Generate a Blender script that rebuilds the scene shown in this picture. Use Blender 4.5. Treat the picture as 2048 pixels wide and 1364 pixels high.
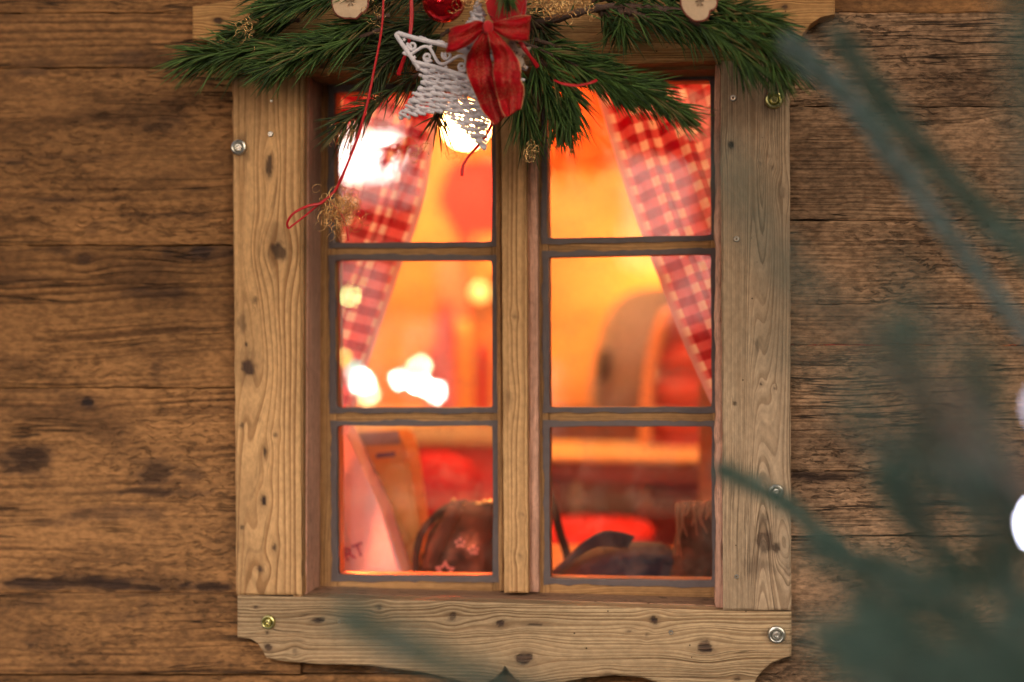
import bpy, bmesh, math, random
import numpy as np
from mathutils import Matrix, Vector

for o in list(bpy.data.objects):
    bpy.data.objects.remove(o, do_unlink=True)
SC = bpy.context.scene
COL = SC.collection
PI = math.pi
RAD = math.radians

# ------------------------------------------------------------------ camera
# The front of the window frame is the plane y = 0, x to the right, z up, origin at the window's middle.
CAM_D, YAW, ROLL = 1.40, RAD(8.0), RAD(0.25)
HALF_W = 0.512                                   # half the width of the view at CAM_D
cam_d = bpy.data.cameras.new('camera')
cam = bpy.data.objects.new('camera', cam_d)
COL.objects.link(cam)
cam_d.sensor_width = 36.0
cam_d.lens = 18.0 * CAM_D / HALF_W
cam_d.clip_start, cam_d.clip_end = 0.02, 200.0
CAM_POS = Vector((CAM_D * math.sin(YAW), -CAM_D * math.cos(YAW), 0.0))
CAM_ROT = Matrix.Rotation(YAW, 3, 'Z') @ Matrix.Rotation(PI / 2, 3, 'X') @ Matrix.Rotation(ROLL, 3, 'Z')
cam.matrix_world = Matrix.Translation(CAM_POS) @ CAM_ROT.to_4x4()
cam_d.dof.use_dof = True
cam_d.dof.focus_distance = 1.372
cam_d.dof.aperture_fstop = 1.5
SC.camera = cam

# ------------------------------------------------------------------ world, sun, exposure
SUN_EL, SUN_AZ = RAD(24), RAD(34)               # azimuth measured from -y towards +x; a soft high light in front of the wall
world = bpy.data.worlds.new('World')
SC.world = world
world.use_nodes = True
wn = world.node_tree
sky = wn.nodes.new('ShaderNodeTexSky')
sky.sky_type = 'NISHITA'
sky.sun_disc = False
sky.sun_elevation = SUN_EL
sky.sun_rotation = PI + SUN_AZ
sky.dust_density = 3.0
bg = wn.nodes['Background']
wn.links.new(sky.outputs[0], bg.inputs[0])
bg.inputs[1].default_value = 0.05
sun_d = bpy.data.lights.new('sun', 'SUN')
sun_d.energy = 1.6
sun_d.angle = RAD(38)
sun_d.color = (1.0, 0.82, 0.60)
sun = bpy.data.objects.new('sun', sun_d)
COL.objects.link(sun)
sdir = Vector((math.sin(SUN_AZ) * math.cos(SUN_EL), -math.cos(SUN_AZ) * math.cos(SUN_EL), math.sin(SUN_EL)))
sun.rotation_euler = sdir.to_track_quat('Z', 'Y').to_euler()
sun.location = sdir * 5
vs = SC.view_settings
vs.view_transform, vs.look, vs.gamma, vs.exposure = 'Standard', 'None', 1.0, 0.0
vs.use_curve_mapping = False
SC.render.engine = 'CYCLES'
SC.cycles.use_denoising = True
SC.cycles.max_bounces = 6
SC.cycles.diffuse_bounces = 3
SC.cycles.use_adaptive_sampling = True
SC.cycles.adaptive_threshold = 0.03
SC.cycles.transparent_max_bounces = 16
SC.cycles.sample_clamp_indirect = 6.0
SC.cycles.caustics_reflective = False
SC.cycles.caustics_refractive = False

# ------------------------------------------------------------------ measuring helpers
PXS = HALF_W / CAM_D / 1024.0
RM = np.array(CAM_ROT)
CP = np.array(CAM_POS)


def ray(px, py):
    px, py = np.broadcast_arrays(np.asarray(px, float), np.asarray(py, float))
    d = np.stack([(px - 1024) * PXS, (682 - py) * PXS, -np.ones_like(px)], -1)
    return d @ RM.T


def P(px, py, Y):
    """point of the plane y = Y seen at px, py of the 2048 x 1364 photograph"""
    d = ray(px, py)
    t = (np.asarray(Y, float) - CP[1]) / d[..., 1]
    return CP + d * t[..., None]


def PD(px, py, depth):
    """point at a given depth from the camera"""
    return CP + ray(px, py) * np.asarray(depth, float)[..., None]


def mpp(Y):
    return 0.0005 * (1.386 + Y) / 1.40


# ------------------------------------------------------------------ numpy noise
def _hash(ix, iy, seed):
    h = (ix * 374761393 + iy * 668265263 + seed * 2147483647 + 1013904223) & 0xFFFFFFFF
    h = ((h ^ (h >> 13)) * 1274126177) & 0xFFFFFFFF
    h = h ^ (h >> 16)
    return (h & 0xFFFF) / 65535.0


def vn(x, y, seed=0):
    seed = int(seed)
    x = np.asarray(x, float); y = np.asarray(y, float)
    x, y = np.broadcast_arrays(x, y)
    ix = np.floor(x).astype(np.int64); iy = np.floor(y).astype(np.int64)
    fx = x - ix; fy = y - iy
    fx = fx * fx * (3 - 2 * fx); fy = fy * fy * (3 - 2 * fy)
    a = _hash(ix, iy, seed); b = _hash(ix + 1, iy, seed)
    c = _hash(ix, iy + 1, seed); d = _hash(ix + 1, iy + 1, seed)
    return (a + (b - a) * fx) * (1 - fy) + (c + (d - c) * fx) * fy - 0.5


def fbm(x, y, seed=0, octv=3):
    r = 0; a = 1.0
    for k in range(octv):
        r = r + a * vn(np.asarray(x) * 2 ** k, np.asarray(y) * 2 ** k, seed + 17 * k)
        a *= 0.5
    return r


def sstep(e0, e1, x):
    t = np.clip((x - e0) / (e1 - e0), 0, 1)
    return t * t * (3 - 2 * t)


# ------------------------------------------------------------------ object helpers
def tag(o, label, cat, group=None, kind=None):
    o['label'] = label
    o['category'] = cat
    if group: o['group'] = group
    if kind: o['kind'] = kind
    return o


def empty(name, loc=(0, 0, 0)):
    o = bpy.data.objects.new(name, None)
    o.location = loc
    o.empty_display_size = 0.05
    COL.objects.link(o)
    return o


def link(o, parent=None):
    COL.objects.link(o)
    if parent is not None:
        o.parent = parent
        o.matrix_parent_inverse = Matrix.Translation(-parent.location)   # every location here is a world location
    return o


def mesh_np(name, V, F, mat, parent=None, attrs=None, smooth=True):
    """V (N,3); F (M,k) all faces with k corners, or a list of lists"""
    me = bpy.data.meshes.new(name)
    V = np.asarray(V, float)
    if isinstance(F, np.ndarray):
        F = F.astype(np.int32); m, k = F.shape
        me.vertices.add(len(V)); me.vertices.foreach_set('co', V.astype(np.float32).ravel())
        me.loops.add(m * k); me.loops.foreach_set('vertex_index', F.ravel())
        me.polygons.add(m); me.polygons.foreach_set('loop_start', np.arange(0, m * k, k, dtype=np.int32))
        me.update(calc_edges=True)
    else:
        me.from_pydata(V.tolist(), [], F)
    for an, av in (attrs or {}).items():
        av = np.asarray(av, np.float32)
        if av.ndim == 1:
            at = me.attributes.new(an, 'FLOAT', 'POINT'); at.data.foreach_set('value', av)
        else:
            at = me.attributes.new(an, 'FLOAT_VECTOR', 'POINT'); at.data.foreach_set('vector', av.ravel())
    if smooth:
        me.polygons.foreach_set('use_smooth', np.ones(len(me.polygons), bool))
    me.materials.append(mat)
    me.update()
    return link(bpy.data.objects.new(name, me), parent)


def from_bm(name, bm, mat, parent=None, smooth=True):
    me = bpy.data.meshes.new(name)
    bmesh.ops.recalc_face_normals(bm, faces=bm.faces)
    bm.to_mesh(me); bm.free()
    if smooth:
        me.polygons.foreach_set('use_smooth', np.ones(len(me.polygons), bool))
    me.materials.append(mat)
    return link(bpy.data.objects.new(name, me), parent)


def box(name, lo, hi, mat, parent=None, bevel=0.002, rough=0.0):
    bm = bmesh.new()
    bmesh.ops.create_cube(bm, size=1)
    for v in bm.verts:
        v.co = Vector(((lo[i] + hi[i]) / 2 + v.co[i] * (hi[i] - lo[i])) for i in range(3))
    if bevel:
        bmesh.ops.bevel(bm, geom=bm.edges[:], offset=bevel, segments=2, affect='EDGES')
    return from_bm(name, bm, mat, parent, smooth=False)


def catmull(pts, n):
    pts = np.asarray(pts, float)
    if len(pts) < 3:
        t = np.linspace(0, 1, n)[:, None]
        return pts[0] * (1 - t) + pts[-1] * t
    p = np.vstack([2 * pts[0] - pts[1], pts, 2 * pts[-1] - pts[-2]])
    seg = len(pts) - 1
    u = np.linspace(0, seg - 1e-9, n)
    i = np.floor(u).astype(int); t = (u - i)[:, None]
    a, b, c, d = p[i], p[i + 1], p[i + 2], p[i + 3]
    return 0.5 * ((2 * b) + (c - a) * t + (2 * a - 5 * b + 4 * c - d) * t * t + (3 * b - a - 3 * c + d) * t ** 3)


def frames(pts, up=(0.1, -1, 0.15)):
    T = np.gradient(pts, axis=0)
    T /= np.linalg.norm(T, axis=1)[:, None] + 1e-12
    up = np.asarray(up, float)
    N = np.cross(T, up); N /= np.linalg.norm(N, axis=1)[:, None] + 1e-9
    B = np.cross(N, T)
    return T, N, B


def tube_arr(pts, rad, sides=6, flat=1.0):
    pts = np.asarray(pts, float)
    n = len(pts)
    rad = np.broadcast_to(np.asarray(rad, float), (n,))
    T, N, B = frames(pts)
    a = np.arange(sides) / sides * 2 * PI
    ring = (N[:, None, :] * np.cos(a)[None, :, None] + B[:, None, :] * (np.sin(a) * flat)[None, :, None]) * rad[:, None, None]
    V = (pts[:, None, :] + ring).reshape(-1, 3)
    i = np.arange(n - 1)[:, None] * sides; j = np.arange(sides)[None, :]
    j2 = (j + 1) % sides
    F = np.stack([i + j, i + j2, i + sides + j2, i + sides + j], -1).reshape(-1, 4)
    return V, F


def merge(parts):
    Vs, Fs, o = [], [], 0
    for V, F in parts:
        Vs.append(V); Fs.append(F + o); o += len(V)
    return np.vstack(Vs), np.vstack(Fs)


def tube(name, pts, rad, mat, parent=None, sides=8, flat=1.0, attrs=None):
    V, F = tube_arr(pts, rad, sides, flat)
    n = len(V) // sides
    L = F.tolist() + [list(range(sides))[::-1], list(range((n - 1) * sides, n * sides))]
    return mesh_np(name, V, L, mat, parent, attrs)


# ------------------------------------------------------------------ node helper
class G:
    def __init__(self, name):
        self.m = bpy.data.materials.new(name); self.m.use_nodes = True
        self.t = self.m.node_tree
        self.b = self.t.nodes['Principled BSDF']
        self.out = self.t.nodes['Material Output']

    def set(self, sock, v):
        if isinstance(v, bpy.types.NodeSocket): self.t.links.new(v, sock)
        elif isinstance(v, (tuple, list)) and len(v) == 3 and sock.type == 'RGBA': sock.default_value = (*v, 1)
        else: sock.default_value = v

    def node(self, typ, ins=None, **kw):
        n = self.t.nodes.new(typ)
        for k, v in kw.items(): setattr(n, k, v)
        for k, v in (ins or {}).items(): self.set(n.inputs[k], v)
        return n

    def math(self, op, a, b=0.0, c=0.0, clamp=False):
        n = self.node('ShaderNodeMath', {0: a, 1: b, 2: c}, operation=op); n.use_clamp = clamp
        return n.outputs[0]

    def mix(self, f, a, b, mode='MIX'):
        n = self.node('ShaderNodeMix', data_type='RGBA', blend_type=mode)
        self.set(n.inputs[0], f); self.set(n.inputs[6], a); self.set(n.inputs[7], b)
        return n.outputs[2]

    def comb(self, x, y, z):
        return self.node('ShaderNodeCombineXYZ', {0: x, 1: y, 2: z}).outputs[0]

    def noise(self, vec, scale=1.0, detail=2.0, rough=0.5):
        return self.node('ShaderNodeTexNoise', {'Vector': vec, 'Scale': scale, 'Detail': detail, 'Roughness': rough}).outputs[0]

    def ramp(self, v, lo, hi, a=0.0, b=1.0):
        return self.node('ShaderNodeMapRange', {0: v, 1: lo, 2: hi, 3: a, 4: b}, interpolation_type='SMOOTHSTEP').outputs[0]

    def attr(self, name):
        return self.node('ShaderNodeAttribute', attribute_name=name)

    def pos(self):
        return self.node('ShaderNodeTexCoord').outputs['Object']

    def bump(self, h, dist, strength=1.0):
        n = self.node('ShaderNodeBump', {'Strength': strength, 'Distance': dist, 'Height': h})
        self.t.links.new(n.outputs[0], self.b.inputs['Normal'])

    def bsdf(self, **kw):
        for k, v in kw.items(): self.set(self.b.inputs[k.replace('_', ' ')], v)
        return self.m


def wood_mat(name, light, dark, stain, ring=230.0, contrast=0.6, crack=1.0, pits=0.0, holes=0.0, stain_amt=0.5,
             rough=0.78, bump=0.0006, fibre=0.5, spec=0.25, mottle=0.12, patchy=0.0):
    g = G(name)
    sp = g.node('ShaderNodeSeparateXYZ', {0: g.attr('wood').outputs['Vector']})
    a, c, gr = sp.outputs
    kn = g.attr('knot').outputs['Fac']
    rnd = g.node('ShaderNodeObjectInfo').outputs['Random']
    sd = g.math('MULTIPLY', rnd, 37.0)
    v1 = g.comb(g.math('MULTIPLY', a, 1.3), sd, g.math('MULTIPLY', gr, ring * 0.35))
    n1 = g.noise(v1, 1.0, 2.0, 0.6)
    ph = g.math('FRACT', g.math('MULTIPLY_ADD', n1, 2.6, g.math('MULTIPLY', gr, ring * 0.8)))
    saw = g.math('MULTIPLY', g.ramp(ph, 0.25, 0.88), g.ramp(ph, 1.0, 0.93), clamp=True)
    late = g.math('MULTIPLY', saw, g.ramp(n1, 0.25, 0.7, 0.35, 1.1), clamp=True)
    v2 = g.comb(g.math('MULTIPLY', a, 13.0), sd, g.math('MULTIPLY', gr, 1500.0))
    n2 = g.noise(v2, 1.0, 2.0, 0.6)
    v3 = g.comb(g.math('MULTIPLY', a, 9.0), g.math('MULTIPLY', c, 20.0), sd)
    n3 = g.noise(v3, 1.0, 3.0, 0.6)
    v4 = g.comb(g.math('MULTIPLY', a, 4.0), sd, g.math('MULTIPLY', gr, 130.0))
    n4 = g.noise(v4, 1.0, 2.5, 0.55)
    ck = g.ramp(g.math('ABSOLUTE', g.math('SUBTRACT', n4, 0.5)), 0.005, 0.022, 1.0, 0.0)
    v5 = g.comb(g.math('MULTIPLY', a, 5.0), g.math('MULTIPLY', c, 18.0), g.math('ADD', sd, 5.0))
    ckm = g.math('MULTIPLY', ck, g.ramp(g.noise(v5, 1.0, 2.0), 0.5, 0.62), clamp=True)
    ckm = g.math('MULTIPLY', ckm, crack, clamp=True)
    if patchy:
        pz = g.noise(g.comb(g.math('MULTIPLY', a, 5.0), g.math('MULTIPLY', c, 26.0), g.math('ADD', sd, 21.0)), 1.0, 3.0, 0.6)
        late = g.math('MULTIPLY', late, g.ramp(pz, 0.36, 0.66, 1.0 - patchy, 1.0), clamp=True)
    col = g.mix(g.math('MULTIPLY', late, contrast, clamp=True), light, dark)
    tone = g.math('MULTIPLY_ADD', g.math('FRACT', g.math('MULTIPLY', rnd, 7.31)), 0.28, 0.86)
    col = g.mix(1.0, col, g.comb(tone, tone, tone), 'MULTIPLY')
    col = g.mix(g.math('MULTIPLY', g.ramp(n3, 0.45, 0.72), stain_amt, clamp=True), col, stain)
    # tone drift along the board
    v6 = g.comb(g.math('MULTIPLY', a, 3.0), g.math('MULTIPLY', c, 8.0), g.math('ADD', sd, 9.0))
    col = g.mix(1.0, col, g.mix(g.ramp(g.noise(v6, 1.0, 2.0), 0.3, 0.7), (0.78, 0.76, 0.74), (1.15, 1.12, 1.08)), 'MULTIPLY')
    if mottle:
        n9 = g.noise(g.comb(g.math('MULTIPLY', a, 110.0), g.math('MULTIPLY', c, 230.0), sd), 1.0, 3.0, 0.65)
        mo = g.ramp(n9, 0.3, 0.7, 1.0 - mottle, 1.0 + mottle)
        col = g.mix(1.0, col, g.comb(mo, mo, mo), 'MULTIPLY')
    fb = g.math('MULTIPLY_ADD', g.math('SUBTRACT', n2, 0.5), fibre, 1.0)
    col = g.mix(1.0, col, g.comb(fb, fb, fb), 'MULTIPLY')
    h = g.math('MULTIPLY_ADD', late, -0.5, g.math('MULTIPLY', n2, 0.45))
    dark_amt = ckm
    h = g.math('SUBTRACT', h, g.math('MULTIPLY', ckm, 1.5))
    if pits:
        warp = g.noise(g.comb(g.math('MULTIPLY', a, 60.0), g.math('MULTIPLY', c, 60.0), sd), 1.0, 1.0)
        v7 = g.comb(g.math('MULTIPLY', a, 70.0), g.math('ADD', g.math('MULTIPLY', c, 260.0), g.math('MULTIPLY', warp, 3.0)), sd)
        n7 = g.noise(v7, 1.0, 3.0, 0.7)
        v8 = g.comb(g.math('MULTIPLY', a, 7.0), g.math('MULTIPLY', c, 12.0), g.math('ADD', sd, 3.0))
        pm = g.math('MULTIPLY', g.ramp(n7, 0.54, 0.62), g.ramp(g.noise(v8, 1.0, 2.0), 0.35, 0.6), clamp=True)
        pm = g.math('MULTIPLY', pm, pits, clamp=True)
        h = g.math('SUBTRACT', h, pm)
        dark_amt = g.math('MAXIMUM', dark_amt, g.math('MULTIPLY', pm, 0.75))
    if holes:
        vor = g.node('ShaderNodeTexVoronoi', {'Vector': g.comb(g.math('MULTIPLY', a, 70.0), g.math('MULTIPLY', c, 70.0), sd), 'Scale': 1.0})
        hm = g.ramp(vor.outputs['Distance'], 0.035, 0.075, 1.0, 0.0)
        hm = g.math('MULTIPLY', hm, g.math('GREATER_THAN', g.noise(g.comb(g.math('MULTIPLY', a, 11.0), g.math('MULTIPLY', c, 30.0), sd), 1.0, 1.0), 0.52))
        hm = g.math('MULTIPLY', hm, holes, clamp=True)
        h = g.math('SUBTRACT', h, hm)
        dark_amt = g.math('MAXIMUM', dark_amt, hm)
    col = g.mix(g.math('MULTIPLY', dark_amt, 0.85), col, (0.018, 0.011, 0.008))
    kn2 = g.math('MULTIPLY', kn, g.ramp(n3, 0.2, 0.6, 0.65, 1.0), clamp=True)
    kc = g.mix(g.ramp(n2, 0.35, 0.65), (0.022, 0.013, 0.012), (0.085, 0.047, 0.032))
    col = g.mix(kn2, col, kc)
    h = g.math('SUBTRACT', h, g.math('MULTIPLY', g.ramp(kn, 0.5, 0.9), g.ramp(n2, 0.6, 0.4, 0.1, 0.8)))
    g.bump(h, bump)
    return g.bsdf(Base_Color=col, Roughness=rough, Specular_IOR_Level=spec)


def plain(name, col, rough=0.6, noise=0.0, nscale=40.0, metal=0.0, spec=0.4, bump=0.0, sheen=0.0):
    g = G(name)
    c = col
    if noise:
        n = g.noise(g.pos(), nscale, 4.0, 0.6)
        f = g.math('MULTIPLY_ADD', g.math('SUBTRACT', n, 0.5), 2 * noise, 1.0)
        c = g.mix(1.0, col, g.comb(f, f, f), 'MULTIPLY')
        if bump: g.bump(n, bump)
    m = g.bsdf(Base_Color=c, Roughness=rough, Metallic=metal, Specular_IOR_Level=spec)
    if sheen: g.bsdf(Sheen_Weight=sheen)
    return m


def emit(name, col, strength):
    g = G(name)
    return g.bsdf(Base_Color=(0.8, 0.8, 0.8), Emission_Color=col, Emission_Strength=strength, Roughness=0.4)


M = {}
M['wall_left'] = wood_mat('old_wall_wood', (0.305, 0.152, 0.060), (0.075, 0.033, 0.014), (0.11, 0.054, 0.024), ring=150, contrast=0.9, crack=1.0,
                          pits=0.65, stain_amt=0.85, bump=0.0013, fibre=0.6, mottle=0.3, patchy=0.92)  # warmer than wall_right: warm light from the left put into the colour
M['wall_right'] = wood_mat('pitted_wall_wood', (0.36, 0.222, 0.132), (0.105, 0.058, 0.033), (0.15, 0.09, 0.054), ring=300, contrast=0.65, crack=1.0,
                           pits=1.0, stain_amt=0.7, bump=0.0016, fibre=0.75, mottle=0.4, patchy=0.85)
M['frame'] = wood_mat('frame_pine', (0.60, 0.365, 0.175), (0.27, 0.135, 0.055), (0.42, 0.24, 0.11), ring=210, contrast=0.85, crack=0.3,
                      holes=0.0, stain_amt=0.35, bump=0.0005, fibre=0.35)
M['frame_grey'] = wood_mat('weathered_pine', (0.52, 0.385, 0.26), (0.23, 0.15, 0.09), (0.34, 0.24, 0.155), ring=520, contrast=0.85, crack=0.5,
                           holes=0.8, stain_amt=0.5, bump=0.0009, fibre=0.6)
M['board_holes'] = wood_mat('wormy_pine', (0.55, 0.395, 0.235), (0.23, 0.135, 0.066), (0.38, 0.25, 0.14), ring=330, contrast=0.85, crack=0.4,
                            holes=1.0, stain_amt=0.35, bump=0.0010, fibre=0.5)
M['header'] = wood_mat('honey_pine', (0.50, 0.285, 0.115), (0.22, 0.10, 0.034), (0.34, 0.18, 0.075), ring=430, contrast=0.8, crack=0.3,
                       holes=1.0, stain_amt=0.35, bump=0.0007, fibre=0.4)
M['liner'] = wood_mat('rough_pink_wood', (0.66, 0.38, 0.28), (0.36, 0.19, 0.13), (0.50, 0.27, 0.20), ring=200, contrast=0.35, crack=0.4,
                      pits=0.3, stain_amt=0.6, bump=0.0010, fibre=0.7)
M['ledge'] = wood_mat('weathered_ledge_wood', (0.52, 0.31, 0.19), (0.20, 0.10, 0.06), (0.30, 0.16, 0.10), ring=350, contrast=0.7, crack=0.8,
                      pits=1.0, stain_amt=0.6, bump=0.0014, fibre=0.9)
M['sash'] = wood_mat('sash_pine', (0.42, 0.235, 0.10), (0.19, 0.095, 0.036), (0.28, 0.15, 0.065), ring=420, contrast=0.8, crack=0.3,
                     stain_amt=0.5, bump=0.0005, fibre=0.4)
M['room_wood'] = wood_mat('room_panel_wood', (0.62, 0.29, 0.09), (0.38, 0.15, 0.04), (0.5, 0.21, 0.065), ring=120, contrast=0.5, crack=0.2,
                          stain_amt=0.3, rough=0.5, bump=0.0004)
M['putty'] = plain('grey_paint', (0.115, 0.088, 0.088), 0.6, noise=0.3, nscale=110, bump=0.0004)
M['steel'] = plain('zinc_steel', (0.60, 0.59, 0.55), 0.32, metal=1.0, noise=0.35, nscale=500)
M['brass'] = plain('yellow_zinc', (0.62, 0.58, 0.27), 0.3, metal=1.0, noise=0.35, nscale=500)
M['dark_slot'] = plain('dark_slot', (0.01, 0.01, 0.01), 0.8)

# clear pane: transparent with a mirror film by Fresnel
g = G('window_glass')
nz = g.noise(g.pos(), 9.0, 2.0)
bmp = g.node('ShaderNodeBump', {'Strength': 0.25, 'Distance': 0.0012, 'Height': nz})
fr = g.node('ShaderNodeFresnel', {'IOR': 1.52, 'Normal': bmp.outputs[0]})
tr = g.node('ShaderNodeBsdfTransparent', {'Color': (0.97, 0.98, 0.97)})
gl = g.node('ShaderNodeBsdfGlossy', {'Color': (1, 1, 1), 'Roughness': 0.015, 'Normal': bmp.outputs[0]})
mx = g.node('ShaderNodeMixShader', {0: g.math('MULTIPLY', fr.outputs[0], 1.7, clamp=True), 1: tr.outputs[0], 2: gl.outputs[0]})
dn = g.ramp(g.noise(g.pos(), 38.0, 5.0, 0.7), 0.42, 0.8, 0.004, 0.075)
dd = g.node('ShaderNodeBsdfDiffuse', {'Color': (0.75, 0.72, 0.68)})
dt = g.node('ShaderNodeBsdfTranslucent', {'Color': (0.75, 0.72, 0.68)})
dm = g.node('ShaderNodeMixShader', {0: 0.5, 1: dd.outputs[0], 2: dt.outputs[0]})
m2 = g.node('ShaderNodeMixShader', {0: dn, 1: mx.outputs[0], 2: dm.outputs[0]})
g.t.links.new(m2.outputs[0], g.out.inputs[0])
M['glass'] = g.m


# ------------------------------------------------------------------ wooden boards with a grain field
def board(name, axis, lo, hi, Yf, thick, mat, parent, knots=(), stains=(), seed=0, step=0.0025, bevel=0.0014, wobble=0.0,
          heart=None, warp=1.0, back=True):
    """lo / hi: edges of the board as outlines in photo pixels at depth Yf, running along the grain (axis 'x' or 'z')"""
    lo = np.asarray(lo, float); hi = np.asarray(hi, float)
    k = 0 if axis == 'x' else 1
    s = mpp(Yf)
    a0, a1 = lo[0, k], lo[-1, k]
    la = abs(a1 - a0) * s
    na = max(3, int(la / step))
    bt = min(0.3, bevel / la)
    u = np.concatenate([[0, bt], np.linspace(bt, 1 - bt, na)[1:-1], [1 - bt, 1]])
    breaks = (np.concatenate([lo[1:-1, k], hi[1:-1, k]]) - a0) / (a1 - a0)
    if len(breaks):
        u = np.unique(np.concatenate([u, breaks[(breaks > bt) & (breaks < 1 - bt)]]))
    A = a0 + (a1 - a0) * u

    def ip(poly, x):
        p = poly if poly[-1, k] > poly[0, k] else poly[::-1]
        return np.interp(x, p[:, k], p[:, 1 - k])
    L, H = ip(lo, A), ip(hi, A)
    if wobble:
        L = L + fbm(A * 0.03, 0.3, seed, 3) * wobble
        H = H + fbm(A * 0.03, 7.3, seed + 5, 3) * wobble
    wid = np.mean(np.abs(H - L)) * s
    nc = max(3, int(wid / step))
    bc = min(0.3, bevel / max(wid, 1e-4))
    v = np.concatenate([[0, bc], np.linspace(bc, 1 - bc, nc)[1:-1], [1 - bc, 1]])
    CR = L[:, None] + (H - L)[:, None] * v[None, :]
    AA = np.broadcast_to(A[:, None], CR.shape)
    px, py = (AA, CR) if axis == 'x' else (CR, AA)
    n, m = CR.shape
    edge = np.zeros((n, m)); edge[0] = 1; edge[-1] = 1; edge[:, 0] = 1; edge[:, -1] = 1
    pts = P(px, py, Yf)
    pts[..., 1] += edge * bevel * 0.8 + (1 - edge) * fbm(px * 0.012, py * 0.03, seed + 3, 3) * 0.0006
    a = AA * s; c = CR * s
    ce = c + warp * (0.010 * fbm(a * 3.0, c * 5.0, seed + 11, 2) + 0.0022 * fbm(a * 14, c * 18, seed + 13, 2))
    knot = np.zeros((n, m))
    for kd in list(knots):
        kx, ky, ra, rc = kd[:4]; st = kd[4] if len(kd) > 4 else 1.0
        if axis == 'z': ka, kc = ky * s, kx * s
        else: ka, kc = kx * s, ky * s
        ra *= s; rc *= s
        da, dc = a - ka, c - kc
        w = np.exp(-((da / (ra * 3.2)) ** 2 + (dc / (rc * 2.5)) ** 2))
        ce = ce - dc * 0.85 * w
        r = np.sqrt((da / ra) ** 2 + (dc / rc) ** 2) + 0.5 * fbm(a * 160, c * 160, seed + 21, 2)
        knot = np.maximum(knot, sstep(1.15, 0.55, r) * st)
        knot = np.maximum(knot, sstep(2.2, 0.6, r) * 0.32 * st)
    for (kx, ky, ra, rc, st) in stains:
        ka, kc = (ky * s, kx * s) if axis == 'z' else (kx * s, ky * s)
        r = np.sqrt(((a - ka) / (ra * s)) ** 2 + ((c - kc) / (rc * s)) ** 2) + 1.1 * fbm(a * 45, c * 110, seed + 31, 3)
        knot = np.maximum(knot, sstep(1.2, 0.3, r) * st)
    gr = ce
    if heart:
        hx, hy, sq, sgn, wr = heart
        ha, hc = (hy * s, hx * s) if axis == 'z' else (hx * s, hy * s)
        da = a - ha
        dd = np.where(da * sgn > 0, da * sq, da * sq * 0.2)
        rr = np.sqrt((ce - hc) ** 2 + dd ** 2)
        w = np.exp(-(((c - hc) / (wr * s)) ** 2) * 0.7)
        gr = ce * (1 - w) + (hc + rr * 1.3) * w
    wood = np.stack([a, c, gr], -1)
    idx = np.arange(n * m).reshape(n, m)
    F = np.stack([idx[:-1, :-1], idx[1:, :-1], idx[1:, 1:], idx[:-1, 1:]], -1).reshape(-1, 4)
    ring = np.concatenate([idx[:, 0], idx[-1, 1:], idx[-2::-1, -1], idx[0, -2:0:-1]])
    V = pts.reshape(-1, 3)
    W = wood.reshape(-1, 3); K = knot.ravel()
    bk = V[ring].copy(); bk[:, 1] = Yf + thick
    # the back ring keeps the front's real x and z: edges run straight into the wall
    nv = len(V); r2 = nv + np.arange(len(ring))
    rn = np.roll(ring, -1); r2n = np.roll(r2, -1)
    side = np.stack([ring, r2, r2n, rn], -1)
    V = np.vstack([V, bk])
    wb = W[ring].copy(); wb[:, 1] += thick; wb[:, 2] += thick
    W = np.vstack([W, wb]); K = np.concatenate([K, K[ring] * 0.5])
    # orientation: front must face -y
    p0, p1, p2 = V[F[0, 0]], V[F[0, 1]], V[F[0, 2]]
    if np.cross(p1 - p0, p2 - p1)[1] > 0:
        F = F[:, ::-1]; side = side[:, ::-1]
        bl = [int(q) for q in r2[::-1]]
    else:
        bl = [int(q) for q in r2]
    if back:
        faces = F.tolist() + side.tolist() + [bl[::-1]]
    else:
        faces = np.vstack([F, side])
    o = mesh_np(name, V, faces, mat, parent, {'wood': W, 'knot': K}, smooth=True)
    me = o.data
    # sharp corners read as edges
    try:
        me.set_sharp_from_angle(angle=RAD(38))
    except Exception:
        pass
    return o


def rect(x0, x1, y0, y1, axis):
    if axis == 'x':
        return [(x0, y1), (x1, y1)], [(x0, y0), (x1, y0)]
    return [(x0, y1), (x0, y0)], [(x1, y1), (x1, y0)]


# ================================================================== SETTING
ground_m = plain('wet_paving', (0.07, 0.065, 0.062), 0.85, noise=0.35, nscale=6.0, bump=0.01)
Z_GROUND = -1.35
gd = mesh_np('ground', [(-40, -60, Z_GROUND), (40, -60, Z_GROUND), (40, 40, Z_GROUND), (-40, 40, Z_GROUND)], [[0, 1, 2, 3]], ground_m)
gd['kind'] = 'structure'

# the room behind the window: real floor, ceiling and panelled walls
RX0, RX1, RY0, RY1, RZ0, RZ1 = -1.55, 1.45, 0.115, 2.25, -1.10, 0.95


def room_face(name, corners, parent=None):
    c = np.array(corners, float)
    V = c
    n = np.cross(c[1] - c[0], c[2] - c[0]); n /= np.linalg.norm(n)
    V = np.vstack([c, c - n * 0.03])
    F = [[0, 1, 2, 3], [7, 6, 5, 4], [0, 4, 5, 1], [1, 5, 6, 2], [2, 6, 7, 3], [3, 7, 4, 0]]
    ax = 0 if abs(c[1] - c[0])[0] > 0.1 else 1
    W = np.stack([V[:, ax], V[:, 2] + V[:, 1 - ax], V[:, 2] + V[:, 1 - ax]], -1)
    o = mesh_np(name, V, F, M['room_wood'], parent, {'wood': W, 'knot': np.zeros(len(V))}, smooth=False)
    if parent is None: o['kind'] = 'structure'
    return o


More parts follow.
